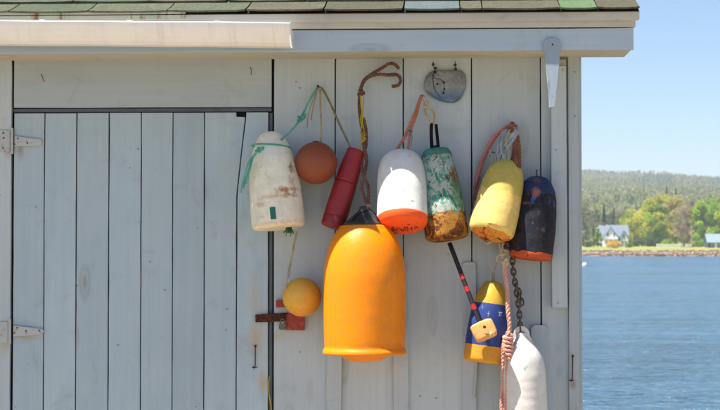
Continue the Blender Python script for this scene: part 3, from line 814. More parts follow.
md = gut.modifiers.new('thick', 'SOLIDIFY'); md.thickness = .0016; md.offset = -1
bm = bmesh.new(); pv = [bm.verts.new((gx1 + .0015, -d_, gz(gx1, dz))) for d_, dz in prof[2:]]; bm.faces.new(pv)
r_ = bmesh.ops.extrude_face_region(bm, geom=bm.faces[:]); [setattr(v.co, 'x', v.co.x + .003) for v in r_['geom'] if isinstance(v, bmesh.types.BMVert)]
bmesh.ops.recalc_face_normals(bm, faces=bm.faces[:]); me = bpy.data.meshes.new('end_cap'); bm.to_mesh(me); bm.free()
link('end_cap', me, gutter_m, gut)
gutter_top = gz
for px in (40, 128, 216):
    x = X(px, .42); z = gz(x, -.002)
    G().box((x, -.362, z + .001), (.018, .104, .003)).obj('gutter_strap', gutter_m, gut)

# tapered wooden wedge nailed over the fascia
def plate(name, pts, d, th, mat, parent, label=None, bev=.0015):
    bm = bmesh.new(); vs = [bm.verts.new(P(px, py, d)) for px, py in pts]; f = bm.faces.new(vs)
    r_ = bmesh.ops.extrude_face_region(bm, geom=[f])
    for v in r_['geom']:
        if isinstance(v, bmesh.types.BMVert): v.co.y += th
    bmesh.ops.recalc_face_normals(bm, faces=bm.faces[:])
    if bev:
        es = [e for e in bm.edges if all(abs(v.co.y + d) < 1e-5 for v in e.verts)]
        bmesh.ops.bevel(bm, geom=es, offset=bev, segments=1, affect='EDGES')
    if parent: bmesh.ops.transform(bm, matrix=chain_mat(parent).inverted(), verts=bm.verts[:])
    me = bpy.data.meshes.new(name); bm.to_mesh(me); bm.free(); o = link(name, me, mat, parent)
    if label: o['label'] = label
    return o
wedge_m = paint_wood('wedge_paint', srgb(150, 164, 176), srgb(140, 156, 172), chips=.66, raw=srgb(96, 108, 124))
plate('wedge_board', [(543.5, 46), (544.5, 40), (548, 38), (555, 37.6), (559.5, 40), (560.2, 48), (559.6, 62), (557.6, 84), (555.2, 107), (549.4, 107.6), (548.3, 90), (545.6, 66)], .284, .0135, wedge_m, shed, 'tapered grey wooden wedge nailed over the fascia')
nail_m = rusty('rusty_iron')
def nail(px, py, d0, d1, r=.0028, parent=None, name='nail', drop=0):
    a, b_ = P(px, py, d0), P(px, py, d1); b_.z += .003
    b_.x = a.x
    G().tube([a, a.lerp(b_, .5), b_], r, 8).tube([b_, b_ + (b_ - a).normalized() * .002], r * 1.9, 10).obj(name, nail_m, parent or shed)
nail(552.5, 45.5, .280, .2855, .0016)

# ------------------------------------------------------------------ door
door = thing('door', 'plank door', 'door'); del door['category']; del door['label']; door.parent = shed
DY = .003
zt, zb = Z(112.8, 140), .05
xs = lambda *a: [X(v) for v in a]
dbs = [(13.4, 43.3), (44.4, 75.3), (76.6, 107.9), (109.1, 140.3), (141.4, 171.9), (172.9, 203.5)]
for i, (a, b_) in enumerate(dbs):
    off = random.uniform(-.0015, .0015)
    board('door_board', [(zt + random.uniform(-.001, .001), X(a), X(b_)), (zb, X(a), X(b_))], DY + off, .02, door_m, door)
board('door_board', [(zt, X(204.6), X(235.7)), (Z(116.6, 236), X(204.6), X(235.7)), (Z(117.2, 236), X(204.6), X(244.6)), (Z(150, 240), X(204.6), X(240.9)), (Z(195, 236), X(204.6), X(236.0)), (zb, X(204.6), X(235.4))], DY, .02, door_m, door, 'door board with a notched top corner and a slanting split')
board('door_board', [(zt, X(246.0), X(267.8)), (Z(117, 246), X(246.0), X(267.8)), (Z(150, 240), X(242.1), X(267.8)), (Z(195, 240), X(237.2), X(267.8)), (zb, X(236.5), X(267.8))], DY, .02, door_m, door)
for py in (150, 300, 470):   # ledges on the inside of the door
    G().box((X(140), .03, Z(py)), (X(266) - X(14), .012, .1)).obj('ledge', dark_m, door)
# jamb beside the door
jam = simple('dark_grey_jamb', srgb(96, 104, 110), .8, scale=40, bump=.3)
G().box(((X(268.9) + X(272.0)) / 2, .018, (Z(112) + .05) / 2), (X(272.0) - X(268.9), .012, Z(112) - .05), bev=.001).obj('door_jamb', jam, shed)
G().box((X(141), .020, Z(109.9, 141)), (X(271) - X(12), .012, .013)).obj('door_head', jam, shed)

hinge_m = M('painted_hinge', .7)
nh = hinge_m.noise(60, 7, .7, dist=.6); e1 = hinge_m.noise(20, 3)
cc = hinge_m.mix(hinge_m.ramp(nh, [(.58, 0.0), (.63, 1.0)]), srgb(176, 180, 178), srgb(168, 128, 84))
cc = hinge_m.mix(hinge_m.ramp(e1, [(.6, 0.0), (.75, .6)]), cc, srgb(130, 92, 64)); hinge_m.bump(nh, .4, .001); hinge_m = hinge_m.done(cc)
def hinge(strap, leaf_, pin, screws, rustscrew):
    h = plate('hinge', strap, .006, .0035, hinge_m, door)
    if leaf_: plate('hinge_leaf', leaf_, .004, .0035, hinge_m, shed)
    G().tube([P(pin[0], pin[1], .008), P(pin[0], pin[2], .008)], .0055, 10).obj('hinge_pin', hinge_m, shed)
    for px, py in screws:
        a = P(px, py, .0055); G().tube([a, a + Vector((0, -.002, 0))], .0032, 8).obj('screw', nail_m, shed)
hinge([(14.4, 135.8), (24, 137.2), (40.5, 139.2), (41.6, 140.6), (41.6, 143.6), (40.5, 145.6), (24, 146.2), (14.4, 146.6)], [(-16, 131.5), (-14, 130), (10, 130), (10, 152), (-14, 152), (-16, 150.5)], (12.0, 128, 154),
      [(18, 138.6), (27.5, 143), (3.3, 133), (3.6, 138), (3, 148), (14.5, 144.2)], None)
hinge([(13, 325.4), (24, 326.6), (41, 328.6), (43.8, 330), (43.8, 332.6), (41, 334), (24, 336), (13, 336.4)], [(-16, 323), (-14, 321.5), (8, 321.5), (8, 343), (-14, 343), (-16, 341.5)], (9.7, 319, 344),
      [(17.2, 327.8), (26, 331), (39.5, 330.8), (14.4, 333)], None)

# hasp, staple and red blocks
red_m = simple('faded_red_paint', srgb(158, 62, 50), .75, scale=50, dirt=srgb(178, 110, 92), bump=.4)
plate('red_block', [(286, 314), (304.2, 314), (304.2, 330.3), (285.8, 330.3)], .02, .018, red_m, shed, 'faded red wooden block under the small yellow ball')
plate('red_block', [(276, 300.2), (292, 300.0), (292, 306.8), (276, 307.6)], .02, .018, red_m, shed, 'short red strip left of the small yellow ball')
hasp_m = rusty('dark_rusty_hasp')
hp = plate('hasp', [(255.2, 314.8), (268, 313.6), (279, 313.2), (287.5, 312.6), (288.2, 320.5), (279, 321.6), (266, 322.2), (255.4, 322.4)], .012, .004, hasp_m, shed)
for px, py in ((258, 317), (258, 320.5), (264, 318.6), (285, 315)):
    a = P(px, py, .0125); G().tube([a, a + Vector((0, -.003, 0))], .0034, 8).obj('bolt_head', nail_m, hp)
pc = P(282.5, 325, .03)
pl = thing('padlock', 'small dark steel padlock hanging from the rusty hasp', 'padlock', pc)
steel = simple('worn_steel', srgb(112, 108, 102), .35, .8, scale=60, dirt=srgb(80, 48, 32))
G().box((0, 0, -.006), (.028, .014, .024), bev=.003).obj('body', steel, pl, world=False)
G().tube([(-.009, 0, .004), (-.009, 0, .014), (-.006, 0, .021), (0, 0, .024), (.006, 0, .021), (.009, 0, .014), (.009, 0, .004)], .0028, 8).obj('shackle', steel, pl, world=False, smooth=True)
G().tube([P(278, 316.5, .010), P(278, 316.5, .03), P(287, 316.5, .03), P(287, 316.5, .010)], .0025, 7).obj('staple', nail_m, hp)
# hook on the door and hook on the corner board
def hook(pa, pb, d, label, par):
    a = P(*pa, d); b_ = P(*pb, d)
    o = G().tube([a + Vector((0, .012, 0)), a + Vector((0, -.002, .002)), a + Vector((0, -.004, -.004))], .0028, 7).tube(resample([a + Vector((0, -.003, 0)), a.lerp(b_, .4) + Vector((.0006, -.004, 0)), b_ + Vector((.001, -.006, .004)), b_ + Vector((-.004, -.009, -.003)), b_ + Vector((-.009, -.006, .001))], .003), .0021, 7)
    sphere(o, a + Vector((0, -.004, 0)), .005, 10, 6); o.tube([b_ + Vector((-.012, -.001, -.001)), b_ + Vector((.008, -.001, -.001))], .0015, 6)
    o = o.obj('hook', nail_m, par); o['label'] = label
hook((255.4, 346), (255, 367), .0, 'rusty hook on the last door board', door)
hook((572.6, 356), (571.8, 380), .024, 'rusty hook on the corner board', shed)
# small bent nails and scraps on the header
G().tube([P(41, 74, -.002), P(42, 76, .01), P(43.5, 80, .006), P(44, 81.5, .008)], .0013, 6).obj('bent_nail', nail_m, shed)
G().tube([P(250, 67, -.002), P(251.5, 70, .008), P(251, 75, .006)], .0012, 6).obj('bent_nail', nail_m, shed)
# loose board edge behind the lower rope
G().tube(resample(PP((476.5, 362, .02), (475.5, 380, .024), (473.6, 398, .02)), .02), .005, 6).obj('loose_strip', wall_m, shed)
for px, py in ((296, 82), (300, 88), (436, 398), (420, 396), (300, 352), (448, 254), (77, 286), (138, 149), (262, 210), (556, 150), (557, 76), (575, 72), (575, 116), (563, 70), (558, 303), (118, 345), (165, 290), (227, 309), (226, 330), (150, 262)):
    dd = {556: .051, 557: .051, 563: .051, 558: .051, 575: .023}.get(px, .0015)
    a = P(px, py, dd); G().tube([a, a + Vector((0, -.0012, 0))], .0022, 7).obj('nail_head', nail_m, shed)

# ------------------------------------------------------------------ buoy builder
BG = 'fishing buoys hung on the shed wall'
def buoy(name, label, A, B, spin=0.0, group=BG):
    pa, pb = P(*A), P(*B); ax = pa - pb; L = ax.length
    q = ax.to_track_quat('Z', 'X')
    # turn about its own axis so that local -Y faces the viewer
    yl = q @ Vector((0, -1, 0)); want = Vector((0, -1, 0)); want -= ax.normalized() * want.dot(ax.normalized())
    want.normalize(); yl2 = yl.normalized(); ang = math.atan2(ax.normalized().dot(yl2.cross(want)), yl2.dot(want))
    from mathutils import Quaternion
    q = Quaternion(ax.normalized(), ang + spin) @ q
    t = thing(name, label, 'buoy', pb, group, q)
    return t, L, (mpp(A[2]) + mpp(B[2])) / 2
def lathe(name, prof, mat, parent, seg=56, dent=0.0, ds=9.0, seed=0.0, sub=3, closed_bottom=True, closed_top=True):
    """prof: [(r, z)] from bottom to top in metres, smoothed"""
    pts = [Vector((r, 0, z)) for r, z in prof]; dense = []
    e = [pts[0]] + pts + [pts[-1]]
    for i in range(1, len(e) - 2):
        p0, p1, p2, p3 = e[i - 1:i + 3]
        for k in range(sub):
            t = k / sub; dense.append(0.5 * ((2 * p1) + (p2 - p0) * t + (2 * p0 - 5 * p1 + 4 * p2 - p3) * t * t + (3 * p1 - p0 - 3 * p2 + p3) * t ** 3))
    dense.append(pts[-1]); vs = []; fs = []
    for p in dense:
        for j in range(seg):
            a = j / seg * 2 * math.pi; v = Vector((max(p.x, 0) * math.cos(a), max(p.x, 0) * math.sin(a), p.z))
            if dent and p.x > 1e-4:
                n = mnoise.noise(v * ds + Vector((seed, seed, 0))) + .5 * mnoise.noise(v * ds * 3 + Vector((seed, 0, seed))) + .3 * mnoise.noise(v * ds * 8)
                v += Vector((math.cos(a), math.sin(a), .3)) * n * dent
            vs.append(v)
    N = len(dense)
    for i in range(N - 1):
        for j in range(seg): fs.append((i * seg + j, i * seg + (j + 1) % seg, (i + 1) * seg + (j + 1) % seg, (i + 1) * seg + j))
    if closed_bottom: fs.append(tuple(range(seg))[::-1])
    if closed_top: fs.append(tuple((N - 1) * seg + j for j in range(seg)))
    return mesh(name, vs, fs, mat, parent, world=False, smooth=True)
def PR(prof, s, L): return [(r * s, t * L) for r, t in prof]

def buoy_mat(name, L, bands, chips=(), rough=.6, pits=.35, grime=None, stains=(), spec=.35, edge=.006, cracks=0.0, bd=.0012):
    """bands: [(z0, colour)] ascending local z; chips: [(threshold, colour, scale, zmin, zmax)]"""
    m = M(name, rough, 0, spec); o = m.sep()
    zn = m.math('ADD', o[2], m.math('MULTIPLY', m.math('SUBTRACT', m.noise(45, 4), .5), edge * 2))
    zz = m.math('DIVIDE', zn, L)
    col = m.ramp(m.math('ADD', m.math('MULTIPLY', zz, .8), .1), [(max(0, z / L * .8 + .1) if i else 0, c) for i, (z, c) in enumerate(bands)], 'CONSTANT') if len(bands) > 1 else bands[0][1]
    fine = m.noise(140, 5, .7); mid = m.noise(24, 6, .65, dist=.4)
    col = m.mix(m.ramp(mid, [(.4, 0.0), (.75, .22)]), col, (0.12, 0.10, 0.08, 1))
    hgt = None
    for i, (th, c, sc, z0, z1) in enumerate(chips):
        n = m.noise(sc, 9, .7, vec=m.map((1, 1, .8), (i * 3.7, i * 1.3, 0)), dist=.7)
        k = m.ramp(n, [(th, 0.0), (th + .02, 1.0)])
        if z0 is not None:
            a = m.ramp(m.math('ADD', m.math('MULTIPLY', zz, .8), .1), [(max(0, z0 * .8 + .08), 0.0), (z0 * .8 + .12, 1.0), (z1 * .8 + .08, 1.0), (z1 * .8 + .12, 0.0)]); k = m.math('MULTIPLY', k, a)
        col = m.mix(k, col, c); hgt = k if hgt is None else m.math('MAXIMUM', hgt, k)
    ns = m.noise(34, 6, .7, dist=.5)
    for (cx, cz), sx, sz, st, sc in stains:
        front = m.ramp(o[1], [(0.0, 1.0), (0.001, 0.0)])
        col = m.mix(m.math('MULTIPLY', m.spot((cx, cz), sx, sz, .1, ns, 1.5), st), col, sc)
    if grime: col = m.mix(m.ramp(m.noise(60, 8, .75, dist=.3), [(.56, 0.0), (.66, grime[1])]), col, grime[0])
    if cracks:
        v = m.voro(30, vec=m.map((1, 1, 1)), feature='DISTANCE_TO_EDGE'); k = m.ramp(v, [(0.0, cracks), (.03, 0.0)])
        col = m.mix(k, col, (0.08, .07, .06, 1))
    m.bump(fine, pits, bd); m.bump(mid, .3, .003)
    if hgt is not None: m.bump(hgt, -.6, .0012)
    return m.done(col, m.ramp(mid, [(.3, rough - .1), (.7, min(1, rough + .15))]))

teal = rope_mat('teal_twine', srgb(110, 190, 168), srgb(80, 150, 136)); tan = rope_mat('tan_cord', srgb(188, 170, 140)); olive = rope_mat('olive_cord', srgb(160, 152, 116))
brownr = rope_mat('brown_tarred_rope', srgb(130, 96, 80), srgb(98, 68, 56)); yelr = rope_mat('yellow_twine', srgb(206, 186, 46), srgb(150, 130, 30))
peach = rope_mat('peach_rope', srgb(196, 132, 106), srgb(172, 104, 80)); cream = rope_mat('cream_rope', srgb(204, 192, 160)); whiter = rope_mat('grey_white_rope', srgb(176, 182, 184), srgb(140, 140, 138))
pink = rope_mat('pink_rope', srgb(226, 172, 154), srgb(210, 150, 132)); mauve = rope_mat('faded_red_rope', srgb(202, 140, 132), srgb(176, 116, 112)); blackr = rope_mat('black_strap', srgb(30, 24, 30)); rustr = rope_mat('rust_rope', srgb(148, 100, 76), srgb(108, 70, 54)); blueg = rope_mat('blue_grey_twine', srgb(112, 136, 158))
NAILS = {'a': (319, 87), 'b': (392, 64), 'b2': (394, 76), 'c': (421.5, 97), 'd': (512.5, 124), 'e': (537, 182)}
for k_ in ('a', 'b', 'b2', 'c', 'd'): nail(*NAILS[k_], -.005, .05, parent=shed)

# 1 white conical buoy at the left ------------------------------------------
t, L, s = buoy('cone_buoy', 'large whitish cone buoy stained with rust, hung by teal twine over the door edge', (270, 132, .10), (279, 228.5, .13))
pr = [(0, 0), (20, 0), (25.2, .012), (26.8, .045), (27, .12), (26.4, .3), (25.2, .5), (22.8, .68), (18.6, .82), (14.2, .92), (11, .965), (7.8, .99), (4, 1.0), (0, 1.002)]
cm = buoy_mat('stained_white_foam', L, [(0, srgb(236, 228, 204))], chips=[(.62, srgb(222, 206, 172), 12, None, None), (.70, srgb(200, 172, 130), 22, None, None)], rough=.6, spec=.3,
              grime=(srgb(176, 160, 130), .5), stains=[((.05, .135), .05, .016, .85, srgb(160, 92, 40)), ((.06, .115), .035, .012, .7, srgb(150, 84, 38)), ((.0, .112), .07, .012, .6, srgb(190, 134, 78)), ((-.05, .09), .04, .014, .55, srgb(190, 140, 90)), ((.072, .22), .012, .035, 1.0, srgb(104, 56, 30)), ((.0, .012), .12, .012, .5, srgb(200, 160, 100)), ((.0, .29), .05, .05, .6, srgb(228, 230, 226)), ((.07, .16), .02, .05, .5, srgb(160, 110, 64))])
lathe('body', PR(pr, s, L), cm, t, dent=.0012)
dg = simple('dark_green_tape', srgb(30, 110, 96), .6, scale=80)
g = G()
for i in range(5):
    a = -math.pi / 2 - .17 + i * .04; rr_ = 27 * s + .0008
    g.add([(rr_ * math.cos(a + dx), rr_ * math.sin(a + dx), z) for dx, z in ((0, .026), (.04, .026), (.04, .072), (0, .072))], [(0, 1, 2, 3)])
g.obj('green_patch', dg, t, world=False)
g = G(); q = []
for i in range(30):
    a = i / 29 * 2 * math.pi; rr_ = 18.2 * s + .004; q.append(Vector((rr_ * math.cos(a), rr_ * math.sin(a), L * .845 - .012 * math.cos(a) )))
inv = chain_mat(t); q = [inv @ v for v in q]
g.rope(q + [q[0]], .0034)
g.knot(P(258, 150.5, .205), .010, .0034, .5); g.knot(P(262, 148.5, .205), .008, .0034, 1.3)
g.rope(PP((258, 150.5, .205), (252, 160, .2), (249, 170, .19), (246, 178, .18), (243.5, 188, .17)), .0036)
g.rope(PP((256, 152, .205), (249, 162, .205), (245, 174, .19), (242, 186, .18), (241, 193, .17)), .0034)
g.rope(PP((253, 158, .205), (250, 170, .195), (246.5, 184, .18)), .003)
g.rope(PP((281, 140, .16), (290, 132, .12), (299, 121, .09), (304, 111, .07), (311, 98, .05), (317, 88, .04), (321, 88, .03)), .0038)
g.rope(PP((301, 119, .085), (306, 108, .06), (313, 93, .055), (318.5, 86.5, .045)), .003)
g.knot(P(300, 119, .09), .012, .0036, .2); g.knot(P(304, 116, .085), .009, .003, .9)
g.obj('rope', teal, t)
g = G()
gt = rope_mat('green_frayed_twine', srgb(64, 124, 84))
for i in range(12):
    a = random.uniform(-4, 5); g.tube(resample(PP((289 + a * .5, 226, .13), (289 + a, 230 + random.uniform(0, 2), .15), (289 + a * 1.5, 233 + random.uniform(-2, 3), .14)), .004), .0016, 5)
g.knot(P(289, 230, .14), .010, .003, .3); g.obj('frayed_knot', gt, t)

# 2 brown ball ---------------------------------------------------------------
t, L, s = buoy('ball_float', 'rusty brown ball float hanging beside the long red buoy', (316, 142, .115), (316, 184, .115))
bm_ = buoy_mat('rust_brown_plastic', L, [(0, srgb(142, 68, 38))], chips=[(.60, srgb(122, 54, 30), 9, None, None), (.72, srgb(168, 104, 68), 30, None, None)], rough=.5, grime=(srgb(90, 48, 34), .5), cracks=.25)
R = 21.3 * s
lathe('body', [(max(.0, R * math.sin(math.pi * i / 14)), L / 2 - R * math.cos(math.pi * i / 14)) for i in range(15)], bm_, t, dent=.0012)
lathe('cap', [(0, L + .001), (.012, L - .0005), (.013, L + .002), (.009, L + .004), (0, L + .005)], bm_, t, seg=20)
g = G(); g.rope(PP((321, 144, .115), (321, 125, .09), (320.5, 105, .06), (320, 88, .045)), .0042); g.rope(PP((311, 120, .06), (313, 108, .05), (317, 92, .045), (318.5, 88, .045)), .0026)
g.rope(PP((307, 128, .05), (309, 112, .045), (316, 92, .04)), .0018); g.obj('rope', tan, t)

# 3 long red buoy ------------------------------------------------------------
t, L, s = buoy('spindle_buoy', 'long narrow red buoy leaning left above the big orange buoy', (356.3, 149.5, .075), (332, 227.5, .12))
pr = [(0, 0), (9, 0), (11.2, .012), (12, .04), (12, .13), (11.4, .14), (12, .15), (11.9, .3), (11.4, .55), (11.0, .575), (11.3, .6), (10.6, .75), (9.6, .9), (9.0, .975), (7.5, .995), (0, 1)]
rm = buoy_mat('scuffed_red_plastic', L, [(0, srgb(132, 18, 22)), (L * .14, srgb(148, 18, 24))], chips=[(.66, srgb(120, 26, 30), 14, None, None), (.72, srgb(182, 84, 70), 40, None, None)], rough=.42, pits=.15, grime=(srgb(90, 24, 28), .35), spec=.45)
lathe('body', PR(pr, s, L), rm, t, dent=.0008)
g = G(); g.rope(PP((352, 150, .08), (346, 137, .07), (338, 120, .05), (330, 102, .045), (323, 89, .04), (319, 88, .04)), .003); g.rope(PP((351, 149, .075), (342, 131, .065), (334, 113, .06), (326, 96, .05), (320, 87, .045)), .0026)
g.obj('rope', olive, t)
g = G(); g.rope(PP((336, 226, .12), (338, 232, .13), (341, 238, .12)), .003); g.knot(P(339, 233, .125), .008, .0028, .4); g.obj('tail_rope', brownr, t)

# 4+5 big orange buoy --------------------------------------------------------
t, L, s = buoy('bell_buoy', 'very large bright orange bell shaped buoy with black neck', (364.5, 208, .175), (364.5, 354.5, .185))
pr = [(0, -.052), (9, -.049), (16, -.040), (21.5, -.023), (25, -.004), (27, .002), (34, .0), (39.5, .001), (41.8, .006), (42.1, .018), (41.6, .03), (40.4, .045), (40.0, .06), (40.3, .1), (40.9, .2), (41.3, .35), (41.3, .52), (40.2, .6), (38.2, .68), (34.5, .76), (30, .82), (25.5, .862), (21.5, .882), (0, .885)]
om = buoy_mat('orange_vinyl', L, [(0, srgb(238, 136, 0))], chips=[(.66, srgb(232, 124, 0), 9, None, None), (.70, srgb(238, 154, 30), 34, None, None)], rough=.4, pits=.15, grime=(srgb(206, 106, 4), .4), spec=.25, cracks=.0,
              stains=[((.05, .035), .13, .014, .35, srgb(200, 96, 20)), ((-.08, .19), .1, .006, .3, srgb(204, 120, 24))])
lathe('body', PR(pr, s, L), om, t, seg=72, dent=.0008, ds=5)
nm = simple('black_rubber', srgb(44, 44, 50), .55, scale=40, dirt=srgb(92, 92, 98), bump=.5)
lathe('neck', PR([(19, .865), (21, .885), (20.4, .898), (17, .915), (13.5, .935), (10, .957), (7, .975), (5.2, .99), (4.6, 1.01), (0, 1.015)], s, L), nm, t, dent=.0012, ds=20)
for px in (337.5, 381.5):
    plate('tab', [(px - .9, 346.5), (px + .9, 346.5), (px + .9, 351.5), (px - .9, 351.5)], .175 + 38.5 * s * math.sqrt(max(.0, 1 - ((px - 364.5) / 41) ** 2)) + .008, .012, om, t)
g = G(); g.rope(PP((368, 207, .18), (364, 196, .15), (361.5, 186, .13), (365, 172, .11), (366.5, 160, .09), (364, 146, .08), (362.5, 132, .07), (360, 115, .06), (359.5, 98, .05), (363, 82, .045), (372, 74, .045), (382, 68, .045), (389.5, 63.5, .045), (395, 64.5, .04), (399, 68.5, .03)), .0068)
g.rope(PP((369, 208, .18), (368.5, 196, .15), (367.5, 184, .13), (362.5, 174, .11), (362, 160, .09), (366, 146, .075), (366, 130, .065), (363.5, 118, .06)), .0064)
g.rope(PP((359.5, 96, .055), (362.5, 84, .05), (368, 77.5, .05), (378, 74.5, .05), (388, 75, .055), (396, 74.5, .05), (400.5, 79, .04), (398.5, 85, .035), (392, 86.5, .03)), .0068)
g.knot(P(361, 93, .056), .012, .0052, .3); g.knot(P(365.5, 158, .09), .008, .005, .8); g.obj('rope', brownr, t)
g = G(); g.rope(PP((360.5, 95, .064), (361, 105, .065), (362.5, 118, .068), (361.5, 128, .072), (362.5, 138, .075)), .0028); g.rope(PP((363.5, 95, .064), (363, 108, .066), (360.5, 120, .068), (364, 130, .074), (366, 136, .078)), .0026)
g.rope(PP((362.5, 138, .08), (361, 146, .085), (359.8, 153, .085)), .0026); g.knot(P(363, 139, .085), .010, .0028, .2); g.knot(P(362.5, 134, .085), .009, .0026, 1.1); g.obj('twine', yelr, t)
for k_, (a, b_) in enumerate((((368.5, 210, .205), (352, 220, .235)), ((369, 208, .2), (380, 222, .22)))):
    G().rope([P(*a), P(*a).lerp(P(*b_), .5) + Vector((0, -.012, .006)), P(*b_)], .0024).obj('lashing', blackr, t)

# 6 white buoy with orange end ------------------------------------------------
t, L, s = buoy('bullet_buoy', 'white buoy with bright orange bottom face and black scrawl', (401.5, 152, .080), (402.5, 224, .190))
pr = [(21.0, 0), (23.6, .008), (24.9, .035), (25.3, .08), (25.3, .2), (25.1, .4), (24.8, .6), (23.4, .76), (20.6, .87), (16, .945), (10, .985), (4, 1.0), (0, 1.0)]
wm = buoy_mat('chalky_white_paint', L, [(0, srgb(216, 216, 210))], chips=[(.70, srgb(176, 178, 176), 30, None, None)], rough=.75, grime=(srgb(150, 150, 148), .4), pits=.6, spec=.2, cracks=.1,
              stains=[((.012, .09), .012, .006, .8, srgb(100, 96, 92)), ((.04, .055), .01, .004, .7, srgb(90, 84, 80))])
lathe('body', PR(pr, s, L), wm, t, dent=.0012, closed_bottom=False)
orm = buoy_mat('fluorescent_orange_paint', L, [(0, srgb(250, 92, 30))], chips=[(.66, srgb(250, 150, 70), 26, None, None)], rough=.6, grime=(srgb(190, 66, 30), .4), pits=.5, spec=.25)
lathe('end_face', [(r_ * s, z_ * L) for r_, z_ in [(0, -.075), (8, -.072), (15, -.06), (20, -.04), (23.4, -.012), (24.8, .02), (25.45, .05), (25.55, .075), (25.2, .08)]], orm, t, dent=.0008, closed_top=False)
ink = simple('black_marker_paint', srgb(86, 30, 16), .8, scale=120, c2=srgb(180, 66, 26), bump=0)
def face_z(x, y):
    rr_ = math.hypot(x, y) / s
    tb = [(0, -.075), (8, -.072), (15, -.06), (20, -.04), (23.4, -.012), (24.8, .02)]
    for (a, za), (b_, zb_) in zip(tb, tb[1:]):
        if rr_ <= b_: return L * (za + (zb_ - za) * (rr_ - a) / (b_ - a))
    return 0
g = G()
# scrawled marks on the end face: strokes given in a text frame (u right, v up), laid on the face
strokes = [[(-17, -1), (-15, 1), (-13, -1), (-11, 0)], [(-10, -2), (-10, 2.4), (-7.6, 1.8), (-8, .2), (-10, 0), (-7.2, -1), (-8.4, -2.3), (-10, -2)], [(-5, 1.6), (-6.2, 0), (-5, -1.8), (-3.6, -.4), (-5, 1.6)], [(-2.6, 1.6), (-1.8, -1.8), (-.9, .6), (0, -1.8), (.8, 1.8)], [(1.4, 1.8), (4.6, 2.0)], [(3, 1.8), (2.8, -2)], [(5.4, 2.2), (5.4, -1.8)], [(5.4, .2), (8, .2)], [(8, 2.2), (8, -1.8)], [(9.2, .1), (15, -.6)], [(12, 1.8), (12.6, -1.8)], [(13.5, 1.2), (15.5, -1)], [(-8, -4.5), (-5.5, -4.8)], [(-7.5, -3.9), (-5.5, -5.4)], [(6, 3.6), (8, 4.0)]]
for st in strokes:
    q = []
    for u, v in st:
        x_ = u * 1.03 * s; y_ = (-9.0 - v * 2.4) * s * 1.0
        q.append(Vector((x_ + random.uniform(-1.1, 1.1) * s, y_ + random.uniform(-1.5, 1.5) * s, 0)))
    q = resample(q, .003)
    q = [Vector((p.x, p.y + 8 * s, face_z(p.x, p.y + 8 * s) - .0006)) for p in q]
    g.tube(q, random.uniform(.0013, .0028), 5)
g.obj('painted_marks', ink, t, world=False)
g = G(); g.rope(PP((396, 158, .16), (397, 150, .12), (404, 138, .09), (410, 124, .07), (416, 110, .055), (421, 97, .05), (424, 96, .045)), .006); g.rope(PP((408, 153, .12), (409, 142, .1), (411, 130, .075), (416, 116, .06), (420.5, 99, .055)), .0052)
g.rope(PP((389, 162, .15), (397, 149, .12), (408, 134, .09)), .0036); g.obj('rope', peach, t)
g = G(); g.rope(PP((409, 130, .085), (412, 136, .09), (411, 146, .09)), .0016); g.knot(P(410.5, 131, .085), .007, .0018, .4); g.obj('wire', blueg, t)

# 7 green weathered buoy -------------------------------------------------------
t, L, s = buoy('weathered_buoy', 'flaking green and white buoy with ochre bottom and a striped stick', (435.5, 148, .085), (447.5, 239, .125))
pr = [(0, -.012), (14, -.01), (18.5, .0), (20.8, .02), (21.5, .06), (21.6, .14), (21.2, .25), (20.4, .4), (19, .6), (17.3, .78), (15.4, .9), (13, .965), (9, .99), (0, 1)]
gm = buoy_mat('flaking_green_paint', L, [(0, srgb(166, 112, 40)), (L * .27, srgb(170, 178, 166)), (L * .90, srgb(70, 132, 106))],
              chips=[(.53, srgb(70, 140, 120), 34, .24, 1.0), (.58, srgb(58, 130, 108), 15, .24, 1.0), (.60, srgb(190, 196, 186), 26, .25, .9), (.60, srgb(118, 54, 34), 19, .2, 1.0), (.61, srgb(86, 52, 40), 52, .1, 1.0), (.62, srgb(60, 128, 108), 44, .2, 1.0), (.49, srgb(96, 54, 24), 26, -.05, .26), (.60, srgb(52, 30, 18), 40, -.05, .26), (.61, srgb(206, 158, 60), 40, -.05, .26)], rough=.75, pits=.9, edge=.012, grime=(srgb(84, 62, 44), .7), spec=.2, bd=.002,
              stains=[((.062, .2), .03, .13, .9, srgb(62, 128, 84)), ((.055, .23), .012, .06, .8, srgb(146, 62, 34)), ((-.058, .17), .016, .12, .8, srgb(60, 144, 124))])
lathe('body', PR(pr, s, L), gm, t, dent=.0026, ds=22)
wood_b = simple('black_painted_wood', srgb(30, 32, 34), .6, scale=80)
redb = simple('red_band_paint', srgb(176, 34, 36), .6, scale=60)
G().tube([P(435.5, 152, .085), P(434.5, 146, .082)], .030 * .5, 14).obj('collar', wood_b, t)
def strap(a, b_, c, w_):
    pts = resample(PP(a, b_, c), .004); vs = []; fs = []
    for p in pts: vs += [p + Vector((-w_, -.001, 0)), p + Vector((w_, -.001, 0)), p + Vector((w_, .003, 0)), p + Vector((-w_, .003, 0))]
    for i in range(len(pts) - 1):
        for k_ in range(4): fs.append((i * 4 + k_, i * 4 + (k_ + 1) % 4, i * 4 + 4 + (k_ + 1) % 4, i * 4 + 4 + k_))
    fs += [(0, 3, 2, 1), tuple(len(vs) - 4 + k_ for k_ in range(4))]
    return G().add(vs, fs).obj('strap', blackr, t)
strap((431.5, 123, .07), (431.3, 136, .085), (432.0, 150, .10), .0065); strap((436, 124, .068), (437.3, 137, .08), (438.5, 149, .10), .006)
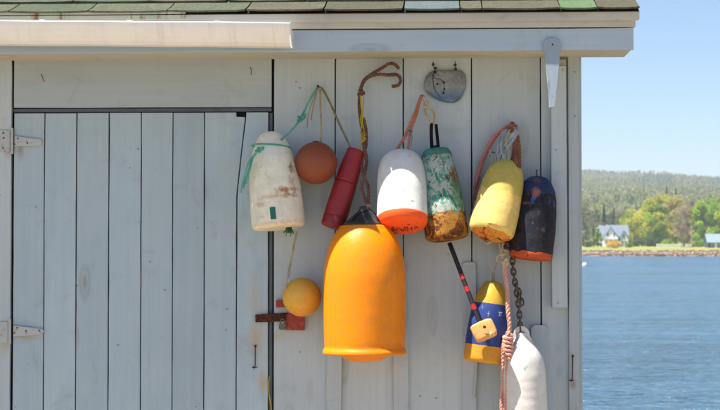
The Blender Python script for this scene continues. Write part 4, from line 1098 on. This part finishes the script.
g = G(); g.rope(PP((430, 124, .075), (426, 114, .07), (424, 104, .06), (422, 98, .05)), .004); g.rope(PP((434, 124, .075), (433.5, 114, .07), (428, 104, .065), (423, 97, .055)), .004); g.rope(PP((431, 122, .08), (436, 117, .08), (432, 108, .075), (425, 106, .07), (424, 112, .07), (429, 120, .08)), .0036)
g.knot(P(427, 105, .07), .012, .0036, .6); g.obj('rope', cream, t)
sa, sb = P(449.5, 243, .13), P(483, 331, .215)
G().tube([sa.lerp(sb, k_ / 8) for k_ in range(9)], .0088, 12).obj('stick', wood_b, t, smooth=True)
for f0, f1 in ((.36, .42), (.50, .56), (.70, .76)): G().tube([sa.lerp(sb, f0), sa.lerp(sb, f1)], .0094, 12).obj('red_band', redb, t)
# cork toggle on the end of the stick
cork = buoy_mat('worn_cork', .09, [(0, srgb(214, 156, 92))], chips=[(.6, srgb(232, 206, 150), 30, None, None), (.60, srgb(186, 96, 50), 45, None, None), (.62, srgb(120, 130, 84), 70, None, None)], rough=.85, pits=1, grime=(srgb(120, 74, 44), .8))
dirx = (P(497, 324.5, .23) - P(472.5, 335.5, .23)).normalized(); diry = (sb - sa).normalized(); dz_ = dirx.cross(diry).normalized(); diry2 = dz_.cross(dirx)
mt = Matrix((dirx, dz_, diry2)).transposed()
bm = bmesh.new(); bmesh.ops.create_uvsphere(bm, u_segments=36, v_segments=20, radius=1)
cc_ = P(484, 330.5, .225); se = lambda c, e: math.copysign(abs(c) ** e, c)
for v in bm.verts:
    c = v.co; c = Vector((se(c.x, .34) * .043, se(c.y, .45) * .026, se(c.z, .34) * .034))
    c += Vector((mnoise.noise(c * 60), mnoise.noise(c * 60 + Vector((5, 0, 0))), mnoise.noise(c * 50 + Vector((0, 9, 0))))) * .0026
    v.co = mt @ c + cc_
bmesh.ops.transform(bm, matrix=chain_mat(t).inverted(), verts=bm.verts[:])
me = bpy.data.meshes.new('cork_block'); bm.to_mesh(me); bm.free(); link('cork_block', me, cork, t, smooth=True)
a = P(484.5, 327, .26); G().tube([a, a + Vector((0, -.0015 - .0, 0))], .006, 9).obj('peg_hole', simple('dark_red_hole', srgb(96, 28, 20), .9), t)

# 8 yellow buoy with scarred end -----------------------------------------------
t, L, s = buoy('bullet_buoy', 'pale yellow buoy with scarred red and orange bottom, hung from a bundle of ropes', (508.5, 161, .085), (491.5, 232, .168))
pr = [(17, -.045), (20, -.03), (22, .0), (23, .05), (23, .2), (22.4, .4), (21.4, .6), (20, .74), (17.2, .86), (13, .94), (8, .985), (0, 1)]
ym = buoy_mat('worn_yellow_paint_lit_below', L, [(0, srgb(228, 194, 108)), (L * .5, srgb(198, 174, 84))], chips=[(.62, srgb(214, 202, 140), 22, None, None), (.68, srgb(150, 140, 76), 30, None, None)], edge=.03, rough=.7, pits=.6, grime=(srgb(146, 128, 70), .5), spec=.25, cracks=.15)  # sunlit lower half painted paler, shaded upper half darker; chips are wear
lathe('body', PR(pr, s, L), ym, t, dent=.0018, ds=16, closed_bottom=False)
em = buoy_mat('scarred_end', L, [(0, srgb(214, 140, 44))], chips=[(.54, srgb(196, 70, 36), 22, None, None), (.58, srgb(60, 40, 30), 30, None, None), (.62, srgb(230, 190, 90), 36, None, None)], rough=.8, pits=1, bd=.003)
lathe('end_face', [(r_ * s, z_ * L) for r_, z_ in [(0, -.095), (8, -.09), (14, -.075), (18.5, -.045), (21, -.012), (22.3, .015), (22.6, .016)]], em, t, dent=.003, ds=30, closed_top=False)
g = G()
for pts, r_ in ([((506, 163, .13), (503, 154, .12), (501, 144, .1), (504, 134, .08), (509, 127, .06), (513, 126, .05)), .004], [((500, 168, .14), (498, 155, .11), (499, 142, .09), (503, 132, .07), (511, 127, .055)), .0036],
                [((503, 160, .12), (507, 149, .11), (513, 140, .09), (518, 131, .075), (517, 127, .06), (512, 126, .05)), .0042], [((499, 158, .12), (504, 147, .1), (510, 139, .09), (515.5, 131, .08), (513, 126, .06)), .0038],
                [((497, 170, .13), (496, 160, .11), (497.5, 146, .08), (502, 134, .07)), .003]): g.rope(PP(*pts), r_ * 1.45)
g.obj('rope', whiter, t)
g = G()
for pts, r_ in ([((517, 172, .14), (516, 158, .12), (516, 145, .09), (515, 134, .075), (513, 124, .06)), .006], [((519.5, 168, .13), (519.5, 155, .11), (518.5, 142, .085), (516, 131, .07), (513, 125, .06)), .005], [((512, 163, .12), (513.5, 150, .1), (514, 138, .08), (511, 127, .06)), .0045]): g.rope(PP(*pts), r_ * 1.45)
g.knot(P(512.5, 126.5, .06), .014, .006, .4); g.knot(P(509, 129, .065), .011, .005, 1.0); g.obj('lanyard', rustr, t)
g = G()
for pts, r_ in ([((508, 163, .13), (509, 153, .115), (506, 144, .10), (508, 134, .08), (512, 126, .055)), .0042], [((502, 165, .12), (501, 152, .105), (505, 142, .09), (512, 134, .08), (516.5, 129, .065)), .004], [((494, 168, .1), (493, 160, .09), (491, 154, .08), (489.5, 150, .07)), .003]): g.rope(PP(*pts), r_)
g.obj('frayed_rope', cream, t)
g = G(); g.rope(PP((490, 156, .05), (493, 152, .05), (497, 155, .05)), .0026)
g.rope(PP((474, 206, .05), (471, 212, .06), (472, 224, .07), (477, 234, .08), (487, 242, .09)), .0024); g.rope(PP((480, 176, .05), (475, 190, .045), (472, 210, .05)), .002); g.obj('twine', blueg, t)
g = G(); g.rope(PP((470, 210, .07), (471.5, 224, .08), (478, 237, .1), (487, 243, .12), (493, 241, .14)), .0026); g.rope(PP((479, 238, .09), (484, 243, .1), (489, 244, .12)), .0022); g.obj('loose_twine', cream, t)

# pink rope ---------------------------------------------------------------------
t = thing('rope', 'long faded pink rope looping behind the yellow buoy and hanging down over the white fender', 'rope', P(506, 420, .1), 'ropes on the wall')
g = G(); g.rope(PP((513, 124, .055), (506, 127, .055), (497, 133, .055), (488, 146, .05), (480.5, 164, .045), (476, 182, .04), (474, 200, .035)), .0078, pitch=6)
g.rope(PP((512, 127, .05), (502, 131, .048), (493, 142, .045), (485, 158, .04), (480, 176, .035), (477.5, 196, .03), (482, 216, .03), (494, 234, .04), (502, 244, .06)), .005)
g.obj('upper_length', mauve, t)
g = G(); g.rope(PP((499, 240, .07), (502, 249, .10), (503.5, 258, .12), (505.5, 274, .13), (507.5, 292, .14), (508, 310, .15), (509.5, 326, .155), (508.5, 340, .16)), .0088, pitch=5.5)
g.rope(PP((508, 332, .165), (505, 345, .17), (506, 360, .17), (507, 380, .17), (506, 400, .17), (504.5, 425, .17), (504, 450, .17)), .0082, pitch=5.5)
g.rope(PP((510, 334, .16), (511.5, 346, .165), (510, 362, .17), (511, 385, .17), (509.5, 405, .17), (509, 430, .17), (508, 455, .17)), .0082, pitch=5.5)
g.rope(PP((504, 338, .15), (502, 352, .155), (503, 374, .155), (501.5, 400, .155), (501, 440, .155)), .007, pitch=5.5)
q = []
for i in range(80):
    a = i / 79; th = a * 6.5 * 2 * math.pi; c = P(508.2, 335 + a * 26, .165); q.append(c + Vector((.0155 * math.cos(th), .0155 * math.sin(th), 0)))
g.rope(q, .0062); g.obj('rope_fall', pink, t)
g = G(); g.knot(P(503, 252, .12), .014, .006, .3); g.knot(P(505, 262, .13), .012, .0056, .9)
g.rope(PP((500, 236, .10), (500, 246, .12), (502.5, 254, .135)), .0055); g.rope(PP((497, 262, .11), (498, 256, .12), (502, 252, .13), (503, 240, .12)), .004); g.obj('tie', cream, t)
g = G(); g.knot(P(508, 246, .10), .014, .006, .5); g.rope(PP((503, 238, .09), (507, 244, .105), (511, 250, .09), (514, 244, .07)), .0052); g.obj('brown_tie', rope_mat('mauve_brown_rope', srgb(140, 98, 88)), t)

# 9 navy buoy ---------------------------------------------------------------------
t, L, s = buoy('bullet_buoy', 'dark navy blue buoy with orange bottom and flaked brown patches, near the shed corner', (538.5, 176, .085), (531.2, 255, .11))
pr = [(0, -.06), (12, -.058), (18, -.052), (20.6, -.04), (21.4, -.02), (21.6, .02), (21.8, .15), (21.8, .35), (21.2, .55), (19.6, .72), (16.4, .85), (12, .935), (7, .985), (0, 1)]
nv = buoy_mat('navy_paint', L, [(-.05, srgb(186, 78, 32)), (L * .02, srgb(20, 24, 36)), (L * .76, srgb(30, 48, 84))], chips=[(.63, srgb(150, 96, 62), 15, .60, 1.1), (.65, srgb(120, 78, 60), 18, .0, 1.1), (.58, srgb(48, 84, 150), 20, .62, 1.1), (.68, srgb(186, 140, 150), 42, .05, .45), (.55, srgb(84, 44, 30), 30, -.12, .06), (.62, srgb(104, 74, 60), 34, .1, 1.1)], rough=.7, pits=.9, edge=.012, spec=.25, grime=(srgb(84, 66, 62), .55), bd=.002,
              stains=[((-.004, L * .76), .020, .024, .95, srgb(166, 104, 62)), ((-.012, L * .93), .026, .014, .9, srgb(110, 74, 60)), ((-.045, L * .62), .03, .006, .7, srgb(130, 84, 70)), ((.03, L * .3), .01, .01, .5, srgb(130, 84, 70))])
lathe('body', PR(pr, s, L), nv, t, dent=.0022, ds=18)
g = G(); g.rope(PP((537, 178, .09), (536.5, 172, .06), (537, 170, .02)), .003); g.obj('rope', brownr, t)

# 10 small yellow ball --------------------------------------------------------------
t, L, s = buoy('ball_float', 'small yellow ball float hanging beside the red block and the padlock', (302, 276.5, .095), (302, 317.5, .095))
R = 19.6 * s; yb_ = buoy_mat('yellow_plastic', L, [(0, srgb(226, 154, 36)), (L * .25, srgb(224, 166, 52))], chips=[(.66, srgb(216, 176, 90), 12, None, None)], rough=.42, pits=.12, grime=(srgb(190, 140, 50), .3), spec=.45, edge=.03)
lathe('body', [(R * math.sin(math.pi * i / 14), L / 2 - R * math.cos(math.pi * i / 14)) for i in range(15)], yb_, t, dent=.0006)
g = G(); g.rope(PP((296.5, 231, .12), (293.5, 246, .11), (290, 262, .11), (287.5, 276, .13), (286.2, 290, .13), (287.6, 296, .14)), .0028); g.rope(PP((298, 230, .13), (295, 244, .115), (291.5, 262, .11), (288.5, 278, .12)), .002); g.obj('rope', cream, t)
sphere(G(), P(287.8, 294.5, .135), .0045, 10, 6).obj('plug', simple('dark_plug', srgb(110, 84, 50), .8), t)

# 11 blue and yellow buoy ----------------------------------------------------------------
t, L, s = buoy('cone_buoy', 'royal blue buoy with yellow top and bottom bands and small white marks', (493.5, 281, .085), (483, 362.5, .11))
pr = [(0, 0), (15, -.004), (18.2, .008), (19.6, .035), (20, .09), (20, .25), (19.6, .42), (18.4, .6), (16.4, .74), (13.4, .86), (10.2, .94), (7, .985), (0, 1)]
blm = buoy_mat('blue_yellow_paint', L, [(0, srgb(212, 146, 34)), (L * .2, srgb(28, 56, 122)), (L * .71, srgb(196, 156, 42))], chips=[(.70, srgb(52, 84, 150), 20, .2, .7), (.70, srgb(150, 112, 40), 24, .7, 1.1)], rough=.55, pits=.4, edge=.0025, grime=(srgb(40, 44, 70), .3), spec=.35)
lathe('body', PR(pr, s, L), blm, t, dent=.001)
whp = simple('white_paint_mark', srgb(168, 180, 200), .8, scale=160, bump=0)
def surf_r(z):
    tt_ = z / L
    for (ra, ta), (rb, tb) in zip(pr, pr[1:]):
        if ta <= tt_ <= tb: return (ra + (rb - ra) * (tt_ - ta) / (tb - ta)) * s
    return 0
g = G()
def mark(u, z, st):
    for seg_ in st:
        q = []
        for du, dz in seg_:
            zz_ = z + dz; r_ = surf_r(zz_) + .0006; a = -math.pi / 2 + (u + du) / r_; q.append(Vector((r_ * math.cos(a), r_ * math.sin(a), zz_)))
        g.tube(resample(q, .003), .00085, 5)
e_ = .0065
mark(-.032, L * .655, [[(-e_, 0), (e_, 0)], [(0, e_ * 1.3), (0, -e_ * 1.3)]])
mark(-.006, L * .59, [[(-e_, 0), (e_, 0)], [(0, e_ * 1.4), (0, -e_ * 1.8)]])
mark(.040, L * .60, [[(-e_ * 1.4, e_), (e_ * 1.4, e_ * 1.2)], [(-.003, e_), (-.003, -e_ * 1.2)], [(.004, e_), (.004, -e_ * 1.2)]])
g.obj('white_marks', whp, t, world=False)
G().tube([P(493.5, 282, .085), P(493.3, 272, .085)], .006, 9).obj('peg', simple('grey_peg_wood', srgb(150, 144, 128), .8), t)
g = G(); g.rope(PP((493, 276, .09), (495, 268, .09), (499, 256, .095), (501, 246, .09)), .0026); g.obj('rope', tan, t)

# 12 white fender and chain -----------------------------------------------------------
t, L, s = buoy('fender', 'long white ribbed boat fender hanging on a rusty chain at the bottom', (521, 326, .115), (527.5, 470, .135), group=None)
pr = [(0, 0), (10, .01), (17, .04), (21, .09), (22.4, .15)] + [(22.6 - (.12 if i % 2 else 0), .2 + i * .032) for i in range(15)] + [(22.0, .70), (21.0, .755), (19, .80), (15.5, .845), (11.5, .88), (8.5, .905), (6.5, .93), (6.0, .95), (3, .953), (0, .953)]
fm = buoy_mat('scuffed_white_vinyl', L, [(0, srgb(214, 208, 200))], chips=[(.70, srgb(190, 180, 168), 12, None, None)], rough=.4, pits=.1, grime=(srgb(170, 160, 150), .3), spec=.45,
              stains=[((.003, L * .71), .006, .009, .8, srgb(90, 170, 160)), ((.012, L * .72), .005, .004, .8, srgb(90, 170, 160))])
lathe('body', PR(pr, s, L), fm, t, dent=.0006)
# flat eye at the top: a rounded triangular lug with a hole
bm = bmesh.new(); ring = []; n = 24
for j, (rx, top_) in enumerate((('out', 0), ('in', 0))):
    for i in range(n):
        a = i / n * 2 * math.pi
        if rx == 'out': x_, z_ = 8.0 * math.cos(a), 8.5 * math.sin(a); z_ = z_ if z_ > 0 else z_ * 2.6; x_ = x_ * (1 if z_ > 0 else 1 + .045 * -z_)
        else: x_, z_ = 3.4 * math.cos(a), 3.8 * math.sin(a)
        ring.append((x_ * s, z_ * s))
zc = L - 8.5 * s; th = .012
vs = [(x_, -th, zc + z_) for x_, z_ in ring] + [(x_, th, zc + z_) for x_, z_ in ring]; fs = []
for i in range(n):
    j = (i + 1) % n
    fs += [(i, j, n + j, n + i), (2 * n + j, 2 * n + i, 3 * n + i, 3 * n + j), (i, 2 * n + i, 2 * n + j, j), (n + j, 3 * n + j, 3 * n + i, n + i)]
bm.free(); mesh('eye', vs, fs, fm, t, world=False, smooth=False)
ch_m = rusty('chain_rust', srgb(92, 82, 76), .42)
def chain_link(c, dr, flip, R=.0068, ln=.014, r=.0028):
    dr = dr.normalized(); sd_ = Vector((0, 1, 0)) if flip else dr.cross(Vector((0, 1, 0))).normalized(); q = []
    for i in range(20):
        a = i / 20 * 2 * math.pi; q.append(c + dr * (ln * math.sin(a)) + sd_ * (R * math.cos(a)))
    G().tube(q, r, 7, closed=True).obj('chain_link', ch_m, t, smooth=True)
cp = resample(PP((512.5, 240, .05), (512.5, 254, .085), (513, 268, .10), (515.5, 285, .115), (518, 300, .12), (519.5, 315, .12), (520.3, 330, .118)), .0205)
for i in range(len(cp) - 1):
    chain_link(cp[i].lerp(cp[i + 1], .5), cp[i + 1] - cp[i], i % 2, .0085, .0155, .0036)
cp = resample(PP((516, 284, .10), (520, 294, .10), (522, 304, .10)), .0205)
for i in range(len(cp) - 1): chain_link(cp[i].lerp(cp[i + 1], .5), cp[i + 1] - cp[i], (i + 1) % 2, .0075, .0150, .0030)
nail(512.5, 240, -.005, .055)

# 13 oval grey plate under the eave ------------------------------------------------------
c0 = P(445, 86, .0)
t = thing('stone_plaque', 'flat grey stone plaque with blue lower edge hung under the eave on beaded wire', 'plaque', P(445, 102, .01))
out = [(423.6, 84), (425, 78), (428.5, 73.5), (433, 70.8), (437, 69.6), (445, 70.4), (455, 69.6), (461.5, 70.6), (465, 74), (466.4, 81), (465.8, 88), (463, 95), (459.5, 100), (454, 103), (447, 102.6), (440.5, 101.2), (434, 98), (428, 94), (424.6, 89.5)]
m = M('grey_stone_glaze', .45, spec=.45); o = m.sep()
n = m.noise(30, 6, .65, dist=.6); n2 = m.noise(12, 4)
base = m.mix(m.ramp(n2, [(.35, 0.0), (.65, 1.0)]), srgb(146, 150, 146), srgb(104, 110, 110))
zz = m.math('ADD', o[2], m.math('MULTIPLY', m.math('SUBTRACT', n, .5), .05)); mr = m.n('ShaderNodeMapRange'); m.put(mr.inputs[0], zz); mr.inputs[1].default_value = .055; mr.inputs[2].default_value = .015
base = m.mix(mr.outputs[0], base, srgb(78, 104, 142)); base = m.mix(m.ramp(n, [(.52, 0.0), (.62, .6)]), base, srgb(70, 74, 84)); base = m.mix(m.ramp(m.noise(60, 6, .7), [(.58, 0.0), (.66, .6)]), base, srgb(170, 172, 160)); m.bump(n, .4, .002); stone = m.done(base)
vs = []; fs = []; n = len(out); cx = (445, 86.5); cen = P(*cx, 0)
for f, dd in ((.95, .004), (1.0, .010), (.985, .016), (.9, .020), (.6, .024), (.25, .025)):
    for px, py in out: vs.append(P(cx[0] + (px - cx[0]) * f, cx[1] + (py - cx[1]) * f, dd))
for k_ in range(5):
    for i in range(n): j = (i + 1) % n; fs.append((k_ * n + i, k_ * n + j, (k_ + 1) * n + j, (k_ + 1) * n + i))
fs += [tuple(range(n)), tuple(5 * n + i for i in range(n))[::-1]]
slab_o = mesh('slab', vs, fs, stone, t, smooth=True)
bm = bmesh.new(); bm.from_mesh(slab_o.data); bmesh.ops.recalc_face_normals(bm, faces=bm.faces[:]); bm.to_mesh(slab_o.data); bm.free()
vein = simple('dark_vein', srgb(48, 44, 52), .7, bump=0)
g = G(); g.tube(resample(PP((434, 71, .0205), (433, 76, .0225), (433.2, 83, .0245), (435, 90, .024), (438.5, 95, .022), (441, 98, .0205)), .004), .0016, 6)
g.tube(resample(PP((434, 78, .0235), (439, 79, .025), (443.5, 82, .0255), (444.3, 88, .0255), (443.5, 93, .025)), .004), .0012, 6); g.obj('carved_line', vein, t, smooth=True)
for px, py in ((437.5, 84), (443.8, 82.5), (444.3, 89), (443.4, 93.2)): sphere(G(), P(px, py, .0255), .0042, 10, 6).obj('stud', vein, t, smooth=True)
for lst in (((433.2, 64.5), (435.6, 68), (435.0, 72.2)), ((455.2, 65), (455.6, 69))):
    for px, py in lst: sphere(G(), P(px, py, .022), .0058, 10, 6).obj('bead', vein, t, smooth=True)
    G().tube(PP((lst[0][0], 61.2, .012), (lst[0][0], lst[0][1], .022), (lst[-1][0], lst[-1][1], .022)), .0013, 6).obj('wire', vein, t)

# yellow twine hanging at the bottom of the door joint
t = thing('twine', 'thin yellow twine hanging beside the door jamb', 'twine', P(270, 415, .01), 'ropes on the wall')
G().rope(PP((269.5, 376, .004), (268.6, 386, .01), (269.3, 396, .014), (271.2, 408, .012), (272, 425, .01)), .0022).obj('strand', yelr, t)

# ------------------------------------------------------------------ haze
hz = M('haze'); hz.t.nodes.remove(hz.b); pv = hz.n('ShaderNodeVolumePrincipled')
pv.inputs['Color'].default_value = (0.86, 0.93, 1.0, 1); pv.inputs['Density'].default_value = 0.00024; pv.inputs['Anisotropy'].default_value = 0.2
hz.t.links.new(pv.outputs[0], hz.t.nodes['Material Output'].inputs['Volume'])
for n_ in list(hz.t.nodes):
    if n_.bl_idname == 'ShaderNodeTexCoord': hz.t.nodes.remove(n_)
o = G().box((0, -1000, 72), (10400, 9400, 155)).obj('haze', hz.m); o['kind'] = 'stuff'
